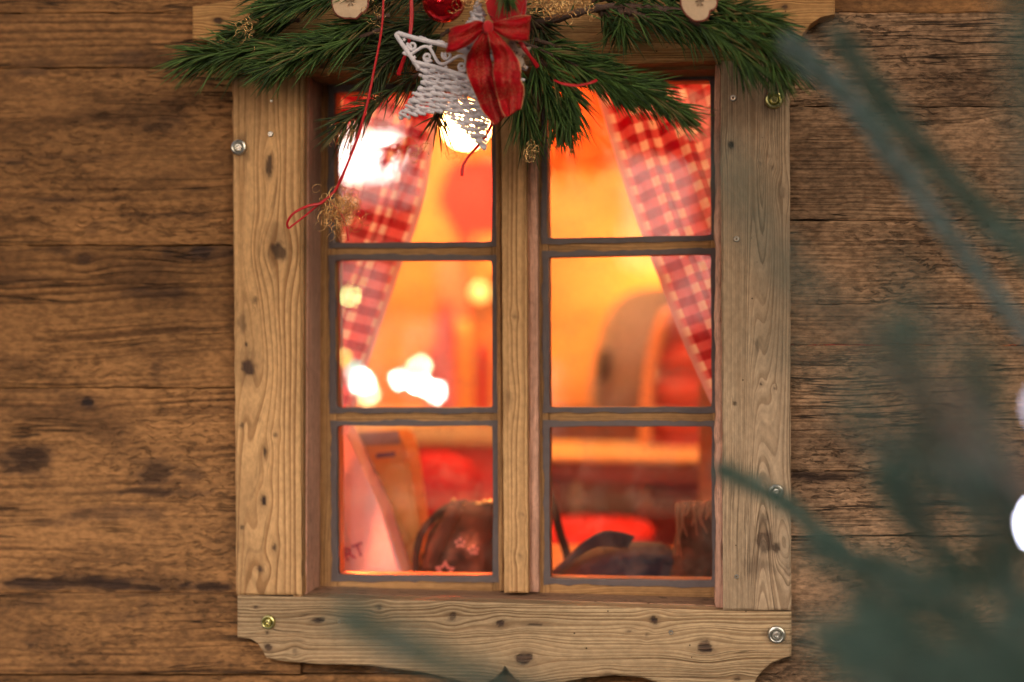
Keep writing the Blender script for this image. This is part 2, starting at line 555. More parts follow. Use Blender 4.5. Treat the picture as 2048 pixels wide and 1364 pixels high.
room_face('room_floor', [(RX0, RY0, RZ0), (RX1, RY0, RZ0), (RX1, RY1, RZ0), (RX0, RY1, RZ0)])
room_face('room_ceiling', [(RX0, RY1, RZ1), (RX1, RY1, RZ1), (RX1, RY0, RZ1), (RX0, RY0, RZ1)])
room_face('room_wall_back', [(RX0, RY1, RZ0), (RX1, RY1, RZ0), (RX1, RY1, RZ1), (RX0, RY1, RZ1)])
room_face('room_wall_left', [(RX0, RY0, RZ0), (RX0, RY1, RZ0), (RX0, RY1, RZ1), (RX0, RY0, RZ1)])
room_face('room_wall_right', [(RX1, RY1, RZ0), (RX1, RY0, RZ0), (RX1, RY0, RZ1), (RX1, RY1, RZ1)])

# ================================================================== CABIN WALL, plank by plank
wall = tag(empty('cabin_wall', (0, 0.022, Z_GROUND)), 'rough old brown timber wall of horizontal planks around the window', 'wall', kind='thing')
YW = 0.022
XL0, XL1, XR0, XR1 = -520, 600, 1452, 2620
left_planks = [(-420, -160, 0), (-160, 26, 0.0008), (26, 136, -0.0006), (136, 491, 0.0005), (491, 776, 0), (776, 1186, 0.0008), (1186, 1349, -0.004), (1349, 1480, 0.003), (1480, 1760, 0)]
lk = {3: [(660, 330, 14, 9)], 4: [(402, 503, 24, 15), (168, 517, 14, 12, 0.7)], 5: [(174, 803, 15, 13), (660, 960, 12, 8)], 6: [(60, 1290, 10, 6, 0.6)]}
ls = {1: [(100, 60, 60, 20, 0.4)],
      2: [(70, 128, 60, 16, 0.5), (250, 118, 60, 16, 0.5)],
      3: [(40, 325, 30, 11, 0.75), (110, 400, 110, 8, 0.6), (330, 430, 130, 8, 0.5), (185, 462, 22, 26, 0.55), (330, 250, 50, 24, 0.4), (60, 145, 40, 12, 0.6), (150, 315, 120, 6, 0.5)],
      4: [(110, 503, 62, 14, 0.7), (430, 505, 70, 28, 0.45), (330, 503, 20, 14, 0.6), (290, 585, 80, 10, 0.5), (310, 735, 18, 24, 0.4), (60, 560, 90, 8, 0.4)],
      5: [(55, 925, 66, 42, 0.8), (330, 942, 80, 26, 0.72), (220, 1030, 110, 16, 0.6), (300, 985, 120, 9, 0.75), (80, 1045, 60, 16, 0.5),
          (80, 1168, 110, 16, 0.95), (230, 1165, 110, 17, 0.95), (310, 1175, 60, 12, 0.85), (430, 1172, 40, 17, 0.85), (362, 1172, 30, 10, 1.0)],
      6: [(230, 1235, 60, 18, 0.45), (290, 1230, 14, 60, 0.45), (100, 1210, 60, 12, 0.4)]}
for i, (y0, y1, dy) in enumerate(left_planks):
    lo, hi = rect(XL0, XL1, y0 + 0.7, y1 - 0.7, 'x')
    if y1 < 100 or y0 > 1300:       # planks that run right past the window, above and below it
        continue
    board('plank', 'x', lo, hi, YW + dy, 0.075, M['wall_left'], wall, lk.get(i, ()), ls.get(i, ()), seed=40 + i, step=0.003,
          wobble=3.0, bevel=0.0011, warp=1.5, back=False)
right_planks = [(20, 213, 0.001), (213, 441, 0), (441, 608, 0.001), (608, 690, -0.001), (690, 944, 0.0005), (944, 1072, -0.004), (1072, 1246, 0.0015), (1246, 1480, -0.003), (1480, 1760, 0)]
rk = {1: [(2012, 247, 14, 11, 0.8), (1908, 430, 10, 7, 0.8)], 2: [(1995, 498, 10, 8, 0.7)], 4: [(1960, 800, 14, 9)], 7: [(1650, 1262, 10, 14, 0.5)]}
rs = {0: [(1720, 165, 120, 8, 0.6), (1960, 185, 90, 10, 0.45)], 4: [(1680, 880, 120, 50, 0.45), (1620, 722, 90, 14, 0.5)], 5: [(1650, 952, 130, 10, 0.85)],
      6: [(1630, 1092, 50, 22, 0.7)], 7: [(1610, 1280, 30, 18, 0.7), (1680, 1300, 50, 9, 0.6)]}
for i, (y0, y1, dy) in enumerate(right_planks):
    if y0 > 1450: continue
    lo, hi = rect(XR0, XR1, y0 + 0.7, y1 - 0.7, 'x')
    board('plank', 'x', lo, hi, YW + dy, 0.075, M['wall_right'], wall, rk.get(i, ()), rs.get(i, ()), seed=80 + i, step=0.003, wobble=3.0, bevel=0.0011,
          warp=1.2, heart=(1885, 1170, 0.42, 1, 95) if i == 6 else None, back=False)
# full-length planks above and below the window
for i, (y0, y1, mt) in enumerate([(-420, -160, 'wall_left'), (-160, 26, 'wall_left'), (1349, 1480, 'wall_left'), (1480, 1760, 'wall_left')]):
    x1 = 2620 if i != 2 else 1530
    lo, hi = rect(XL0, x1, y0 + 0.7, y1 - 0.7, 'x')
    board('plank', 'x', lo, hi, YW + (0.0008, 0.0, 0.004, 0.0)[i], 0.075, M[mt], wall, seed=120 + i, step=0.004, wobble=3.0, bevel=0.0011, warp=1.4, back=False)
# between the side planks, behind header and sill board
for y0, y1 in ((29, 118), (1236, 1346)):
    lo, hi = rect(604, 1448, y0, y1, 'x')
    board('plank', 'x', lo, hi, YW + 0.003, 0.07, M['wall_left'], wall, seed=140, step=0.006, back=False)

# ================================================================== WINDOW
win = tag(empty('window', (0, 0.0, float(P(1024, 1280, 0)[2]))), 'lit casement window of six panes in a pale pine frame', 'window', kind='thing')
# --- casing boards
left_knots = [(557, 501, 20, 17), (497, 733, 28, 17), (484, 645, 26, 11, 0.55), (538, 335, 22, 8, 0.9), (540, 316, 9, 4, 0.9), (530, 906, 12, 5), (528, 1000, 10, 6),
              (484, 851, 6, 5), (484, 1055, 8, 5, 0.8), (522, 1139, 7, 7), (549, 1094, 9, 5), (552, 870, 5, 4, 0.8), (492, 690, 5, 4)]
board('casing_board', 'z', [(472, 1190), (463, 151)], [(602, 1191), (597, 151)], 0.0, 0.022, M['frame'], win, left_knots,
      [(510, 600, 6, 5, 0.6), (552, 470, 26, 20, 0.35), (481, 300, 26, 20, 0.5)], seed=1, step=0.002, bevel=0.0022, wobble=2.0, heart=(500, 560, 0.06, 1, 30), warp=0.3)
right_knots = [(1462, 290, 10, 7), (1530, 1082, 26, 18, 0.8), (1552, 1095, 12, 9, 0.8), (1514, 690, 12, 4, 0.6), (1565, 385, 14, 7, 0.5), (1537, 310, 7, 4, 0.5),
               (1521, 768, 4, 4), (1470, 806, 5, 5, 0.8), (1550, 777, 4, 3), (1574, 1140, 14, 7, 0.5), (1545, 335, 5, 4, 0.6), (1522, 327, 3, 3)]
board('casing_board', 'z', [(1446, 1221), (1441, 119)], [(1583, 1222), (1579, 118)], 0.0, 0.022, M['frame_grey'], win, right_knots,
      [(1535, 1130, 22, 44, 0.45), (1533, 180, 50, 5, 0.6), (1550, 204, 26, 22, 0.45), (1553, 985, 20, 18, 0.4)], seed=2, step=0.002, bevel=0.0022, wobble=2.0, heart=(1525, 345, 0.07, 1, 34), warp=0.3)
# header board with cut ends, above the casing boards
hl = [(384, 78), (400, 81), (425, 84), (440, 92), (452, 108), (456, 148), (1030, 134), (1430, 120), (1582, 117), (1594, 95), (1604, 72), (1620, 50), (1640, 36), (1668, 29)]
hh = [(384, 12), (430, 6), (1000, -100), (1030, -100), (1600, -30), (1668, -36)]
hl2 = [(384, 78), (420, 84), (440, 92), (455, 108), (462, 149), (1000, 137), (1430, 121), (1590, 117), (1596, 90), (1604, 72), (1620, 50), (1640, 36), (1670, 29)]
board('header_board', 'x', hl2, hh, -0.002, 0.024, M['header'], win, [(436, 42, 9, 7), (641, 130, 6, 6), (1570, 14, 9, 5), (1300, 95, 26, 6, 0.35)],
      [], seed=3, step=0.002, bevel=0.002, warp=0.35)
# sill board with carved lower edge
sl = [(474, 1276), (500, 1279), (515, 1288), (525, 1302), (532, 1317), (560, 1322), (640, 1329), (740, 1332), (850, 1346), (930, 1364), (965, 1368), (990, 1358), (1003, 1346), (1010, 1334),
      (1018, 1346), (1032, 1360), (1050, 1368), (1120, 1366), (1170, 1356), (1230, 1351), (1285, 1356), (1330, 1372), (1420, 1378), (1505, 1376), (1514, 1358), (1526, 1342), (1545, 1326), (1583, 1313)]
sh = [(474, 1191), (1000, 1206), (1445, 1222), (1583, 1224)]
sill_knots = [(637, 1241, 14, 7), (537, 1294, 9, 8, 0.9), (758, 1217, 6, 7, 0.8), (905, 1235, 10, 10), (1001, 1246, 10, 8), (1070, 1249, 18, 5, 0.8), (1047, 1317, 19, 16), (1309, 1240, 9, 9),
              (1411, 1293, 17, 13), (535, 1266, 5, 5, 0.8), (590, 1303, 6, 9, 0.5), (1258, 1262, 8, 4, 0.7), (1475, 1358, 7, 6, 0.8), (1213, 1349, 9, 6, 0.5), (511, 1214, 4, 3), (1294, 1270, 3, 5, 0.7)]
board('sill_board', 'x', sl, sh, -0.001, 0.023, M['board_holes'], win, sill_knots, [(1400, 1352, 40, 12, 0.25), (538, 1248, 22, 19, 0.5), (1555, 1273, 24, 21, 0.5)], seed=4, step=0.002, bevel=0.002, warp=0.4)


# --- reveals: boxes with grain
def wbox(name, lo, hi, mat, parent, grain=2, step=0.004, seed=0, bevel=0.0012):
    """box with wood attributes; grain axis 0, 1 or 2"""
    bm = bmesh.new()
    bmesh.ops.create_cube(bm, size=1)
    for v in bm.verts:
        v.co = Vector(((lo[i] + hi[i]) / 2 + v.co[i] * (hi[i] - lo[i])) for i in range(3))
    bmesh.ops.bevel(bm, geom=bm.edges[:], offset=bevel, segments=2, affect='EDGES')
    o = from_bm(name, bm, mat, parent, smooth=False)
    return add_wood(o, grain, seed)


def add_wood(o, grain, seed):
    me = o.data
    n = len(me.vertices)
    co = np.empty(n * 3, np.float32); me.vertices.foreach_get('co', co); co = co.reshape(-1, 3)
    oth = [i for i in range(3) if i != grain]
    a = co[:, grain]; c = co[:, oth[0]] + co[:, oth[1]]
    W = np.stack([a + seed * 1.7, c, c], -1)
    at = me.attributes.new('wood', 'FLOAT_VECTOR', 'POINT'); at.data.foreach_set('vector', W.astype(np.float32).ravel())
    at = me.attributes.new('knot', 'FLOAT', 'POINT'); at.data.foreach_set('value', np.zeros(n, np.float32))
    return o


xl = float(P(604, 680, 0.0)[0]); xr = float(P(1445, 680, 0.0)[0])
z_sill = float(P(1024, 1206, 0)[2]); z_head = float(P(1024, 137, 0)[2])
ZS2 = float(P(600, 1190, 0)[2])
Y_S = 0.064                      # front of the sashes
wbox('reveal_strip', (xl - 0.0095, 0.0035, z_sill - 0.004), (xl, 0.016, z_head + 0.01), M['frame'], win, 2, seed=1)
wbox('reveal_board', (xl - 0.016, 0.0165, z_sill - 0.004), (xl + 0.001, 0.104, z_head + 0.01), M['liner'], win, 2, seed=2)
board('reveal_board', 'z', [(1431, 1216), (1429, 128)], [(1446, 1216), (1443, 128)], 0.010, 0.09, M['liner'], win, seed=9, step=0.003, wobble=5.0, bevel=0.002)
wbox('reveal_board', (xl, 0.023, z_head - 0.0005), (xr + 0.004, 0.104, z_head + 0.016), M['sash'], win, 0, seed=3)
wbox('sill_ledge', (xl - 0.012, 0.0225, z_sill - 0.030), (xr + 0.012, 0.112, z_sill - 0.0003), M['ledge'], win, 0, seed=4)

# --- sashes
panes = {  # photo outline of each clear opening: x at top-left, top-right, bottom-right, bottom-left
    'L': [((668, 183), (983, 180), (984, 484), (668, 486)), ((669, 520), (984, 520), (986, 816), (672, 816)), ((673, 851), (986, 851), (986, 1154), (675, 1151))],
    'R': [((1094, 164), (1421, 158), (1423, 471), (1094, 477)), ((1096, 514), (1422, 507), (1424, 815), (1098, 815)), ((1098, 853), (1424, 852), (1425, 1163), (1099, 1158))]}
sash_out = {'L': (640, 1004, 152, 1184), 'R': (1074, 1440, 128, 1196)}


def putty_ring(q, width, Y, parent, seed):
    q = np.array(q, float)
    pts, outs = [], []
    cen = q.mean(0)
    N = 26
    for k in range(4):
        p0, p1 = q[k], q[(k + 1) % 4]
        d = (p1 - p0) / np.linalg.norm(p1 - p0)
        nrm = np.array([d[1], -d[0]])
        if np.dot(nrm, cen - p0) > 0: nrm = -nrm
        t = np.linspace(0, 1, N, endpoint=False)
        for ti in t:
            w = width[k] * (0.95 + 0.34 * float(fbm(ti * 9, k * 3.1, seed, 3)) + 0.25 * float(vn(ti * 40, k * 2.1, seed)))
            j = 2.2 * float(fbm(ti * 7, k * 5.7 + 2, seed + 1, 2))
            p = p0 + (p1 - p0) * ti
            pts.append(p + nrm * (j - 0.5))
            cw = w
            o_ = p + nrm * cw
            if ti == 0:
                pd = (q[k] - q[k - 1]) / np.linalg.norm(q[k] - q[k - 1])
                n2 = np.array([pd[1], -pd[0]])
                if np.dot(n2, cen - p0) > 0: n2 = -n2
                o_ = p + nrm * w + n2 * width[k - 1]
                pts[-1] = p - (nrm + n2) * 2.0
            outs.append(o_)
    pts, outs = np.array(pts), np.array(outs)
    n = len(pts)
    A_ = P(pts[:, 0], pts[:, 1], Y)
    B_ = P(outs[:, 0], outs[:, 1], Y)
    Ab = A_.copy(); Ab[:, 1] += 0.007
    Bb = B_.copy(); Bb[:, 1] += 0.003
    Am = A_ * 0.93 + B_ * 0.07; Am[:, 1] -= 0.0003
    V = np.vstack([Ab, A_, Am, B_, Bb])
    i = np.arange(n); i2 = (i + 1) % n
    F = np.vstack([np.stack([k * n + i, k * n + i2, (k + 1) * n + i2, (k + 1) * n + i], -1) for k in range(4)])
    o = mesh_np('painted_edge', V, F, M['putty'], parent)
    bm = bmesh.new(); bm.from_mesh(o.data)
    bmesh.ops.recalc_face_normals(bm, faces=bm.faces); bm.to_mesh(o.data); bm.free()
    o.data.set_sharp_from_angle(angle=RAD(30))
    return o


for sd_, S_ in (('L', 5), ('R', 6)):
    x0, x1, y0, y1 = sash_out[sd_]
    pq = panes[sd_]
    sash = empty('sash', tuple(P((x0 + x1) / 2, y1, Y_S)))
    sash.parent = win; sash.matrix_parent_inverse = Matrix.Translation(-win.location)
    lft, rgt = [q[0][0] for q in pq], [q[1][0] for q in pq]
    board('stile', 'z', [(x0, y1), (x0, y0)], [(pq[2][3][0], y1), (pq[0][0][0], y0)], Y_S, 0.03, M['sash'], sash, seed=S_, step=0.004, wobble=1.5)
    board('stile', 'z', [(pq[2][2][0], y1), (pq[0][1][0], y0)], [(x1, y1), (x1, y0)], Y_S, 0.03, M['sash'], sash, seed=S_ + 1, step=0.004, wobble=1.5)
    tl, trr = pq[0][0], pq[0][1]
    board('rail', 'x', [tl, trr], [(tl[0], y0), (trr[0], y0)], Y_S + 0.0004, 0.029, M['sash'], sash, seed=S_ + 2, step=0.004)
    bl_, br_ = pq[2][3], pq[2][2]
    board('rail', 'x', [(bl_[0], y1), (br_[0], y1)], [bl_, br_], Y_S + 0.0004, 0.029, M['sash'], sash, seed=S_ + 3, step=0.004)
    for k in (0, 1):
        board('muntin', 'x', [pq[k + 1][0], pq[k + 1][1]], [pq[k][3], pq[k][2]], Y_S + 0.0006, 0.024, M['sash'], sash, seed=S_ + 4 + k, step=0.003)
    for k in range(3):
        wl, wr = (13, 13) if sd_ == 'L' else (12, 11)
        putty_ring(pq[k], (11 if k else 16, wr, 11 if k < 2 else 12, wl), Y_S - 0.0012, sash, S_ * 10 + k)
        q = np.array(pq[k], float) + np.array([(-5, -5), (5, -5), (5, 5), (-5, 5)])
        c0 = P(q[:, 0], q[:, 1], Y_S + 0.0085); c1 = c0.copy(); c1[:, 1] += 0.0025
        V = np.vstack([c0, c1])
        mesh_np('pane', V, [[3, 2, 1, 0], [4, 5, 6, 7], [0, 1, 5, 4], [1, 2, 6, 5], [2, 3, 7, 6], [3, 0, 4, 7]], M['glass'], sash, smooth=False)
# --- middle post between the sashes
board('mullion', 'z', [(1008, 1186), (1001, 140)], [(1056, 1187), (1051, 140)], 0.036, 0.03, M['frame'], win, [(1029, 632, 5, 4), (1016, 797, 16, 8, 0.45), (1043, 1030, 5, 4), (1041, 1113, 5, 5, 0.5)],
      seed=21, step=0.003, bevel=0.002, wobble=1.2, warp=0.4)
board('mullion_strip', 'z', [(1057, 1185), (1052, 140)], [(1077, 1186), (1074, 140)], 0.050, 0.02, M['liner'], win, seed=22, step=0.003, bevel=0.003, wobble=1.5)
board('mullion_strip', 'z', [(997, 1182), (990, 142)], [(1007, 1184), (1000, 142)], 0.055, 0.02, M['sash'], win, seed=23, step=0.003, bevel=0.002, wobble=1.2)


board('light_block', 'z', [(1000, 1166), (995, 140)], [(1084, 1168), (1080, 140)], 0.0945, 0.012, M['sash'], win, seed=24, step=0.006)  # added unseen board, stops lamp light leaking past the post
# --- screws
def lathe(name, prof, c, mat, parent, n=24, close=True):
    """profile (radius, y offset) turned round the y axis"""
    prof = np.array(prof, float)
    a = np.arange(n) / n * 2 * PI
    V = np.stack([c[0] + prof[:, 0][:, None] * np.cos(a), c[1] + np.broadcast_to(prof[:, 1][:, None], (len(prof), n)),
                  c[2] + prof[:, 0][:, None] * np.sin(a)], -1).reshape(-1, 3)
    i = np.arange(len(prof) - 1)[:, None] * n; j = np.arange(n)[None, :]; j2 = (j + 1) % n
    F = np.stack([i + j, i + j2, i + n + j2, i + n + j], -1).reshape(-1, 4).tolist()
    if prof[-1, 0] > 1e-6: F.append(list(range((len(prof) - 1) * n, len(prof) * n)))
    o = mesh_np(name, V, F, mat, parent)
    bm = bmesh.new(); bm.from_mesh(o.data); bmesh.ops.remove_doubles(bm, verts=bm.verts, dist=1e-6)
    bmesh.ops.recalc_face_normals(bm, faces=bm.faces); bm.to_mesh(o.data); bm.free()
    try: o.data.set_sharp_from_angle(angle=RAD(35))
    except Exception: pass
    return o


for (x, y, r, mt, dY) in [(478, 295, 15.5, 'steel', 0), (1548, 200, 16.5, 'brass', 0), (537, 1244, 14, 'brass', -0.001), (1553, 1269, 16.5, 'steel', -0.001), (1552, 983, 14, 'steel', 0)]:
    c = P(x, y, -0.0002 + dY); R_ = r * 0.00054
    prof = [(R_, 0.0006), (R_ * 0.98, -0.0011), (R_ * 0.90, -0.0024), (R_ * 0.76, -0.0030), (R_ * 0.66, -0.0026), (R_ * 0.54, -0.0010), (R_ * 0.5, 0.0004)]
    wsh = lathe('cup_washer', prof, c, M[mt], win)
    hd = [(R_ * 0.50, 0.0002), (R_ * 0.48, -0.0022), (R_ * 0.40, -0.0031), (R_ * 0.22, -0.0033), (R_ * 0.20, -0.0012), (0.0, -0.0010)]
    sc_ = lathe('screw_head', hd, c, M[mt], win)
    sc_.parent = wsh; sc_.matrix_parent_inverse = Matrix.Identity(4)
for (x, y, r) in [(541, 268, 6), (1466, 196, 6.5), (1473, 478, 6), (1473, 1153, 4.5), (679, 1243, 3.5), (1342, 1265, 5), (543, 202, 3)]:
    c = P(x, y, -0.0004); R_ = r * 0.0005
    lathe('screw', [(R_, 0.0008), (R_ * 0.97, -0.0006), (R_ * 0.75, -0.0012), (R_ * 0.4, -0.0012), (R_ * 0.36, 0.0004), (0.0, 0.0005)], c, M['steel'], win, 16)


# ================================================================== INSIDE THE ROOM
WARM = (1.0, 0.42, 0.12)


def cloth_mat(name, col, trans=0.35, rough=0.9, noise=0.15, nscale=60.0):
    g = G(name)
    n = g.noise(g.pos(), nscale, 3.0)
    f = g.math('MULTIPLY_ADD', g.math('SUBTRACT', n, 0.5), 2 * noise, 1.0)
    c = g.mix(1.0, col, g.comb(f, f, f), 'MULTIPLY') if not isinstance(col, bpy.types.NodeSocket) else col
    d = g.node('ShaderNodeBsdfDiffuse', {'Color': c})
    t = g.node('ShaderNodeBsdfTranslucent', {'Color': c})
    mx = g.node('ShaderNodeMixShader', {0: trans, 1: d.outputs[0], 2: t.outputs[0]})
    g.t.links.new(mx.outputs[0], g.out.inputs[0])
    return g.m


# gingham: 'cloth' attribute holds metres along and across the cloth
g = G('gingham')
sp = g.node('ShaderNodeSeparateXYZ', {0: g.attr('cloth').outputs['Vector']})
PER = 0.0205


def stripe(v):
    f = g.math('FRACT', g.math('DIVIDE', v, PER))
    return g.ramp(g.math('ABSOLUTE', g.math('SUBTRACT', f, 0.5)), 0.235, 0.265)


sa, sb = stripe(sp.outputs[0]), stripe(sp.outputs[1])
both = g.math('MULTIPLY', g.math('ADD', sa, sb), 0.5)
col = g.mix(g.ramp(both, 0.0, 0.5), (0.90, 0.87, 0.88), (0.66, 0.14, 0.20))
col = g.mix(g.ramp(both, 0.5, 1.0), col, (0.36, 0.002, 0.03))
col = g.mix(sp.outputs[2], col, (0.62, 0.42, 0.55))
d = g.node('ShaderNodeBsdfDiffuse', {'Color': col})
t = g.node('ShaderNodeBsdfTranslucent', {'Color': col})
mx = g.node('ShaderNodeMixShader', {0: 0.38, 1: d.outputs[0], 2: t.outputs[0]})
g.t.links.new(mx.outputs[0], g.out.inputs[0])
M['gingham'] = g.m


def curtain(name, edge, Y, side, width, seed, label):
    e = catmull(np.array([[x, y, 0] for x, y in edge], float), 90)
    p = P(e[:, 0], e[:, 1], Y)
    seg = np.concatenate([[0], np.cumsum(np.linalg.norm(np.diff(p, axis=0), axis=1))])
    n = 46
    # outward direction turns gently from square-on at the top to along the tie at the bottom
    ch = p[-1] - p[0]; ch /= np.linalg.norm(ch)
    nv = np.array([ch[2], 0, -ch[0]])
    if nv[0] * side < 0: nv = -nv
    t = np.linspace(0, width, n)
    V = p[:, None, :] + nv[None, None, :] * t[None, :, None]
    fold = 0.010 * np.sin(t[None, :] * 150 + 1.2 * np.sin(seg[:, None] * 6 + seed)) + 0.006 * np.sin(t[None, :] * 330 + seed + seg[:, None] * 9)
    fold = fold * sstep(0.0, 0.02, t)[None, :]
    fold = fold + 0.004 * fbm(seg[:, None] * 30, t[None, :] * 30, seed, 2)
    V = V.copy(); V[..., 1] += fold + 0.012
    W = np.stack([np.broadcast_to(seg[:, None], fold.shape), np.broadcast_to(t[None, :], fold.shape) + 0.004 * np.sin(t[None, :] * 150),
                  np.broadcast_to(sstep(0.006, 0.0045, t)[None, :], fold.shape)], -1)
    m_ = len(seg)
    idx = np.arange(m_ * n).reshape(m_, n)
    F = np.stack([idx[:-1, :-1], idx[1:, :-1], idx[1:, 1:], idx[:-1, 1:]], -1).reshape(-1, 4)
    o = mesh_np(name, V.reshape(-1, 3), F, M['gingham'], None, {'cloth': W.reshape(-1, 3)})
    tag(o, label, 'curtain', 'gingham curtains')
    return o


curtain('curtain', [(930, 20), (895, 150), (868, 262), (838, 420), (802, 520), (760, 640), (722, 760), (690, 870)], 0.125, -1, 0.20, 1.0, 'red and white gingham curtain drawn back to the left of the window')
curtain('curtain', [(1150, 40), (1178, 130), (1207, 235), (1240, 345), (1283, 470), (1318, 560), (1368, 690), (1432, 830)], 0.125, 1, 0.22, 2.3, 'red and white gingham curtain drawn back to the right of the window')

# broad bench board under the inside of the window, the bags stand on it
zb = float(P(1024, 1166, 0.12)[2])
bench = tag(empty('window_bench', (0, 0.3, RZ0)), 'wooden bench board along the inside of the window under the bags', 'bench')
add_wood(box('seat', (-0.9, 0.118, zb - 0.03), (0.9, 0.42, zb), M['room_wood'], bench), 0, 3)
for x in (-0.8, 0.8):
    add_wood(box('leg', (x - 0.03, 0.14, RZ0), (x + 0.03, 0.40, zb - 0.0305), M['room_wood'], bench), 2, 4)


def extrude_px(name, poly, Y0, Y1, mat, parent=None, bevel=0.003, lean=0.0, shrink=1.0):
    """closed solid with the given photo outline on its front (at Y0); the back is at Y1"""
    poly = np.array(poly, float)
    n = len(poly)
    zmin = P(poly[:, 0], poly[:, 1], Y0)[:, 2].min()
    A_ = P(poly[:, 0], poly[:, 1], Y0)
    cx = A_.mean(0)
    A_[:, 1] += (A_[:, 2] - zmin) * lean
    B_ = A_.copy(); B_[:, 1] += Y1 - Y0
    B_[:, 0] = cx[0] + (B_[:, 0] - cx[0]) * shrink
    bm = bmesh.new()
    va = [bm.verts.new(v) for v in A_]; vb = [bm.verts.new(v) for v in B_]
    bm.faces.new(va); bm.faces.new(vb[::-1])
    for i in range(n):
        bm.faces.new([va[i], vb[i], vb[(i + 1) % n], va[(i + 1) % n]])
    if bevel:
        bmesh.ops.bevel(bm, geom=bm.edges[:], offset=bevel, segments=2, affect='EDGES')
    return from_bm(name, bm, mat, parent, smooth=False)


def loft(name, secs, Y, mat, parent=None, n=28, pw=2.4, quilt=None, dense=4, crumple=0.05):
    """secs: (px centre x, py, half width px, half depth m); closed soft body"""
    s = np.array(secs, float)
    t = np.arange(len(s)); tt = np.linspace(0, len(s) - 1, (len(s) - 1) * dense + 1)
    s2 = np.stack([np.interp(tt, t, s[:, k]) for k in range(4)], -1)
    if len(s) > 2: s2 = catmull(s, len(tt))
    c = P(s2[:, 0], s2[:, 1], Y)
    a = np.arange(n) / n * 2 * PI
    ca, sa_ = np.cos(a), np.sin(a)
    ex = np.sign(ca) * np.abs(ca) ** (2 / pw); ey = np.sign(sa_) * np.abs(sa_) ** (2 / pw)
    q = np.ones(len(s2)) if quilt is None else 1 + quilt[1] * (np.abs(np.sin(s2[:, 1] / quilt[0] * PI)) - 0.5)
    wob = 1 + crumple * fbm(s2[:, 1][:, None] * 0.035, a[None, :] * 1.9, int(Y * 100), 3) * np.where((a > 0) & (a < 6.2), 1, 1)[None, :]
    V = np.empty((len(s2), n, 3))
    V[..., 0] = c[:, 0][:, None] + (s2[:, 2] * mpp(Y))[:, None] * ex[None, :] * (1 + (q[:, None] - 1) * 0.5) * wob
    V[..., 1] = Y + (s2[:, 3] * q)[:, None] * ey[None, :] * wob
    V[..., 2] = c[:, 2][:, None]
    i = np.arange(len(s2) - 1)[:, None] * n; j = np.arange(n)[None, :]; j2 = (j + 1) % n
    F = np.stack([i + j, i + j2, i + n + j2, i + n + j], -1).reshape(-1, 4).tolist()
    F += [list(range(n))[::-1], list(range((len(s2) - 1) * n, len(s2) * n))]
    o = mesh_np(name, V.reshape(-1, 3), F, mat, parent)
    bm = bmesh.new(); bm.from_mesh(o.data); bmesh.ops.recalc_face_normals(bm, faces=bm.faces); bm.to_mesh(o.data); bm.free()
    return o


def flat_px(name, poly, Y, thick, mat, parent, mapf=None):
    return extrude_px(name, poly, Y, Y + thick, mat, parent, bevel=0)


def text_mesh(name, body, size, loc, rot_deg, mat, parent, depth=0.0003):
    cu = bpy.data.curves.new('lettering_curve', 'FONT'); cu.body = body; cu.size = size; cu.extrude = depth
    cu.offset = size * 0.022
    tmp = bpy.data.objects.new('lettering_tmp', cu); COL.objects.link(tmp)
    bpy.context.view_layer.update()
    me = bpy.data.meshes.new_from_object(tmp.evaluated_get(bpy.context.evaluated_depsgraph_get()))
    bpy.data.objects.remove(tmp, do_unlink=True)
    me.transform(Matrix.Translation(loc) @ Matrix.Rotation(PI / 2, 4, 'X') @ Matrix.Rotation(RAD(rot_deg), 4, 'Z'))
    me.materials.clear(); me.materials.append(mat)
    return link(bpy.data.objects.new(name, me), parent)


M['white_bag'] = cloth_mat('white_paper', (0.80, 0.70, 0.80), 0.25, noise=0.05)
M['ink'] = plain('violet_ink', (0.10, 0.04, 0.20), 0.6)
M['kraft'] = cloth_mat('yellow_paper', (0.80, 0.48, 0.16), 0.35, noise=0.1, nscale=12)
M['silver'] = plain('grey_card', (0.32, 0.30, 0.32), 0.5, noise=0.2)
M['brown_leather'] = plain('dark_brown_leather', (0.022, 0.010, 0.008), 0.8, noise=0.3, nscale=120, bump=0.0006)
M['gold_trim'] = plain('gold_trim', (0.75, 0.5, 0.18), 0.35, metal=0.8)
M['pink_print'] = plain('pink_print', (0.55, 0.25, 0.24), 0.6)
M['black_strap'] = plain('black_webbing', (0.055, 0.04, 0.06), 0.75, noise=0.3, nscale=200, bump=0.0005)
M['navy_bag'] = plain('navy_cloth', (0.016, 0.016, 0.04), 0.8, noise=0.3, nscale=80, bump=0.001)
M['suede'] = plain('brown_suede', (0.075, 0.032, 0.02), 0.9, noise=0.35, nscale=90, bump=0.001)
M['fringe'] = plain('lit_suede', (0.32, 0.12, 0.06), 0.9, noise=0.3, nscale=90)  # red lamplight on the tassels is put into this paler suede
M['grey_coat'] = cloth_mat('grey_wool', (0.30, 0.25, 0.21), 0.0, noise=0.25)
M['red_quilt'] = plain('red_quilted_cloth', (0.55, 0.07, 0.04), 0.5, noise=0.15)
M['lining'] = cloth_mat('orange_lining', (0.75, 0.35, 0.14), 0.1)
M['red_cushion'] = cloth_mat('red_cushion_cloth', (0.70, 0.06, 0.06), 0.0, noise=0.1)
M['cream'] = cloth_mat('cream_paper', (0.85, 0.72, 0.42), 0.3)
M['red_cloth'] = cloth_mat('red_felt_cloth', (0.62, 0.035, 0.045), 0.1)

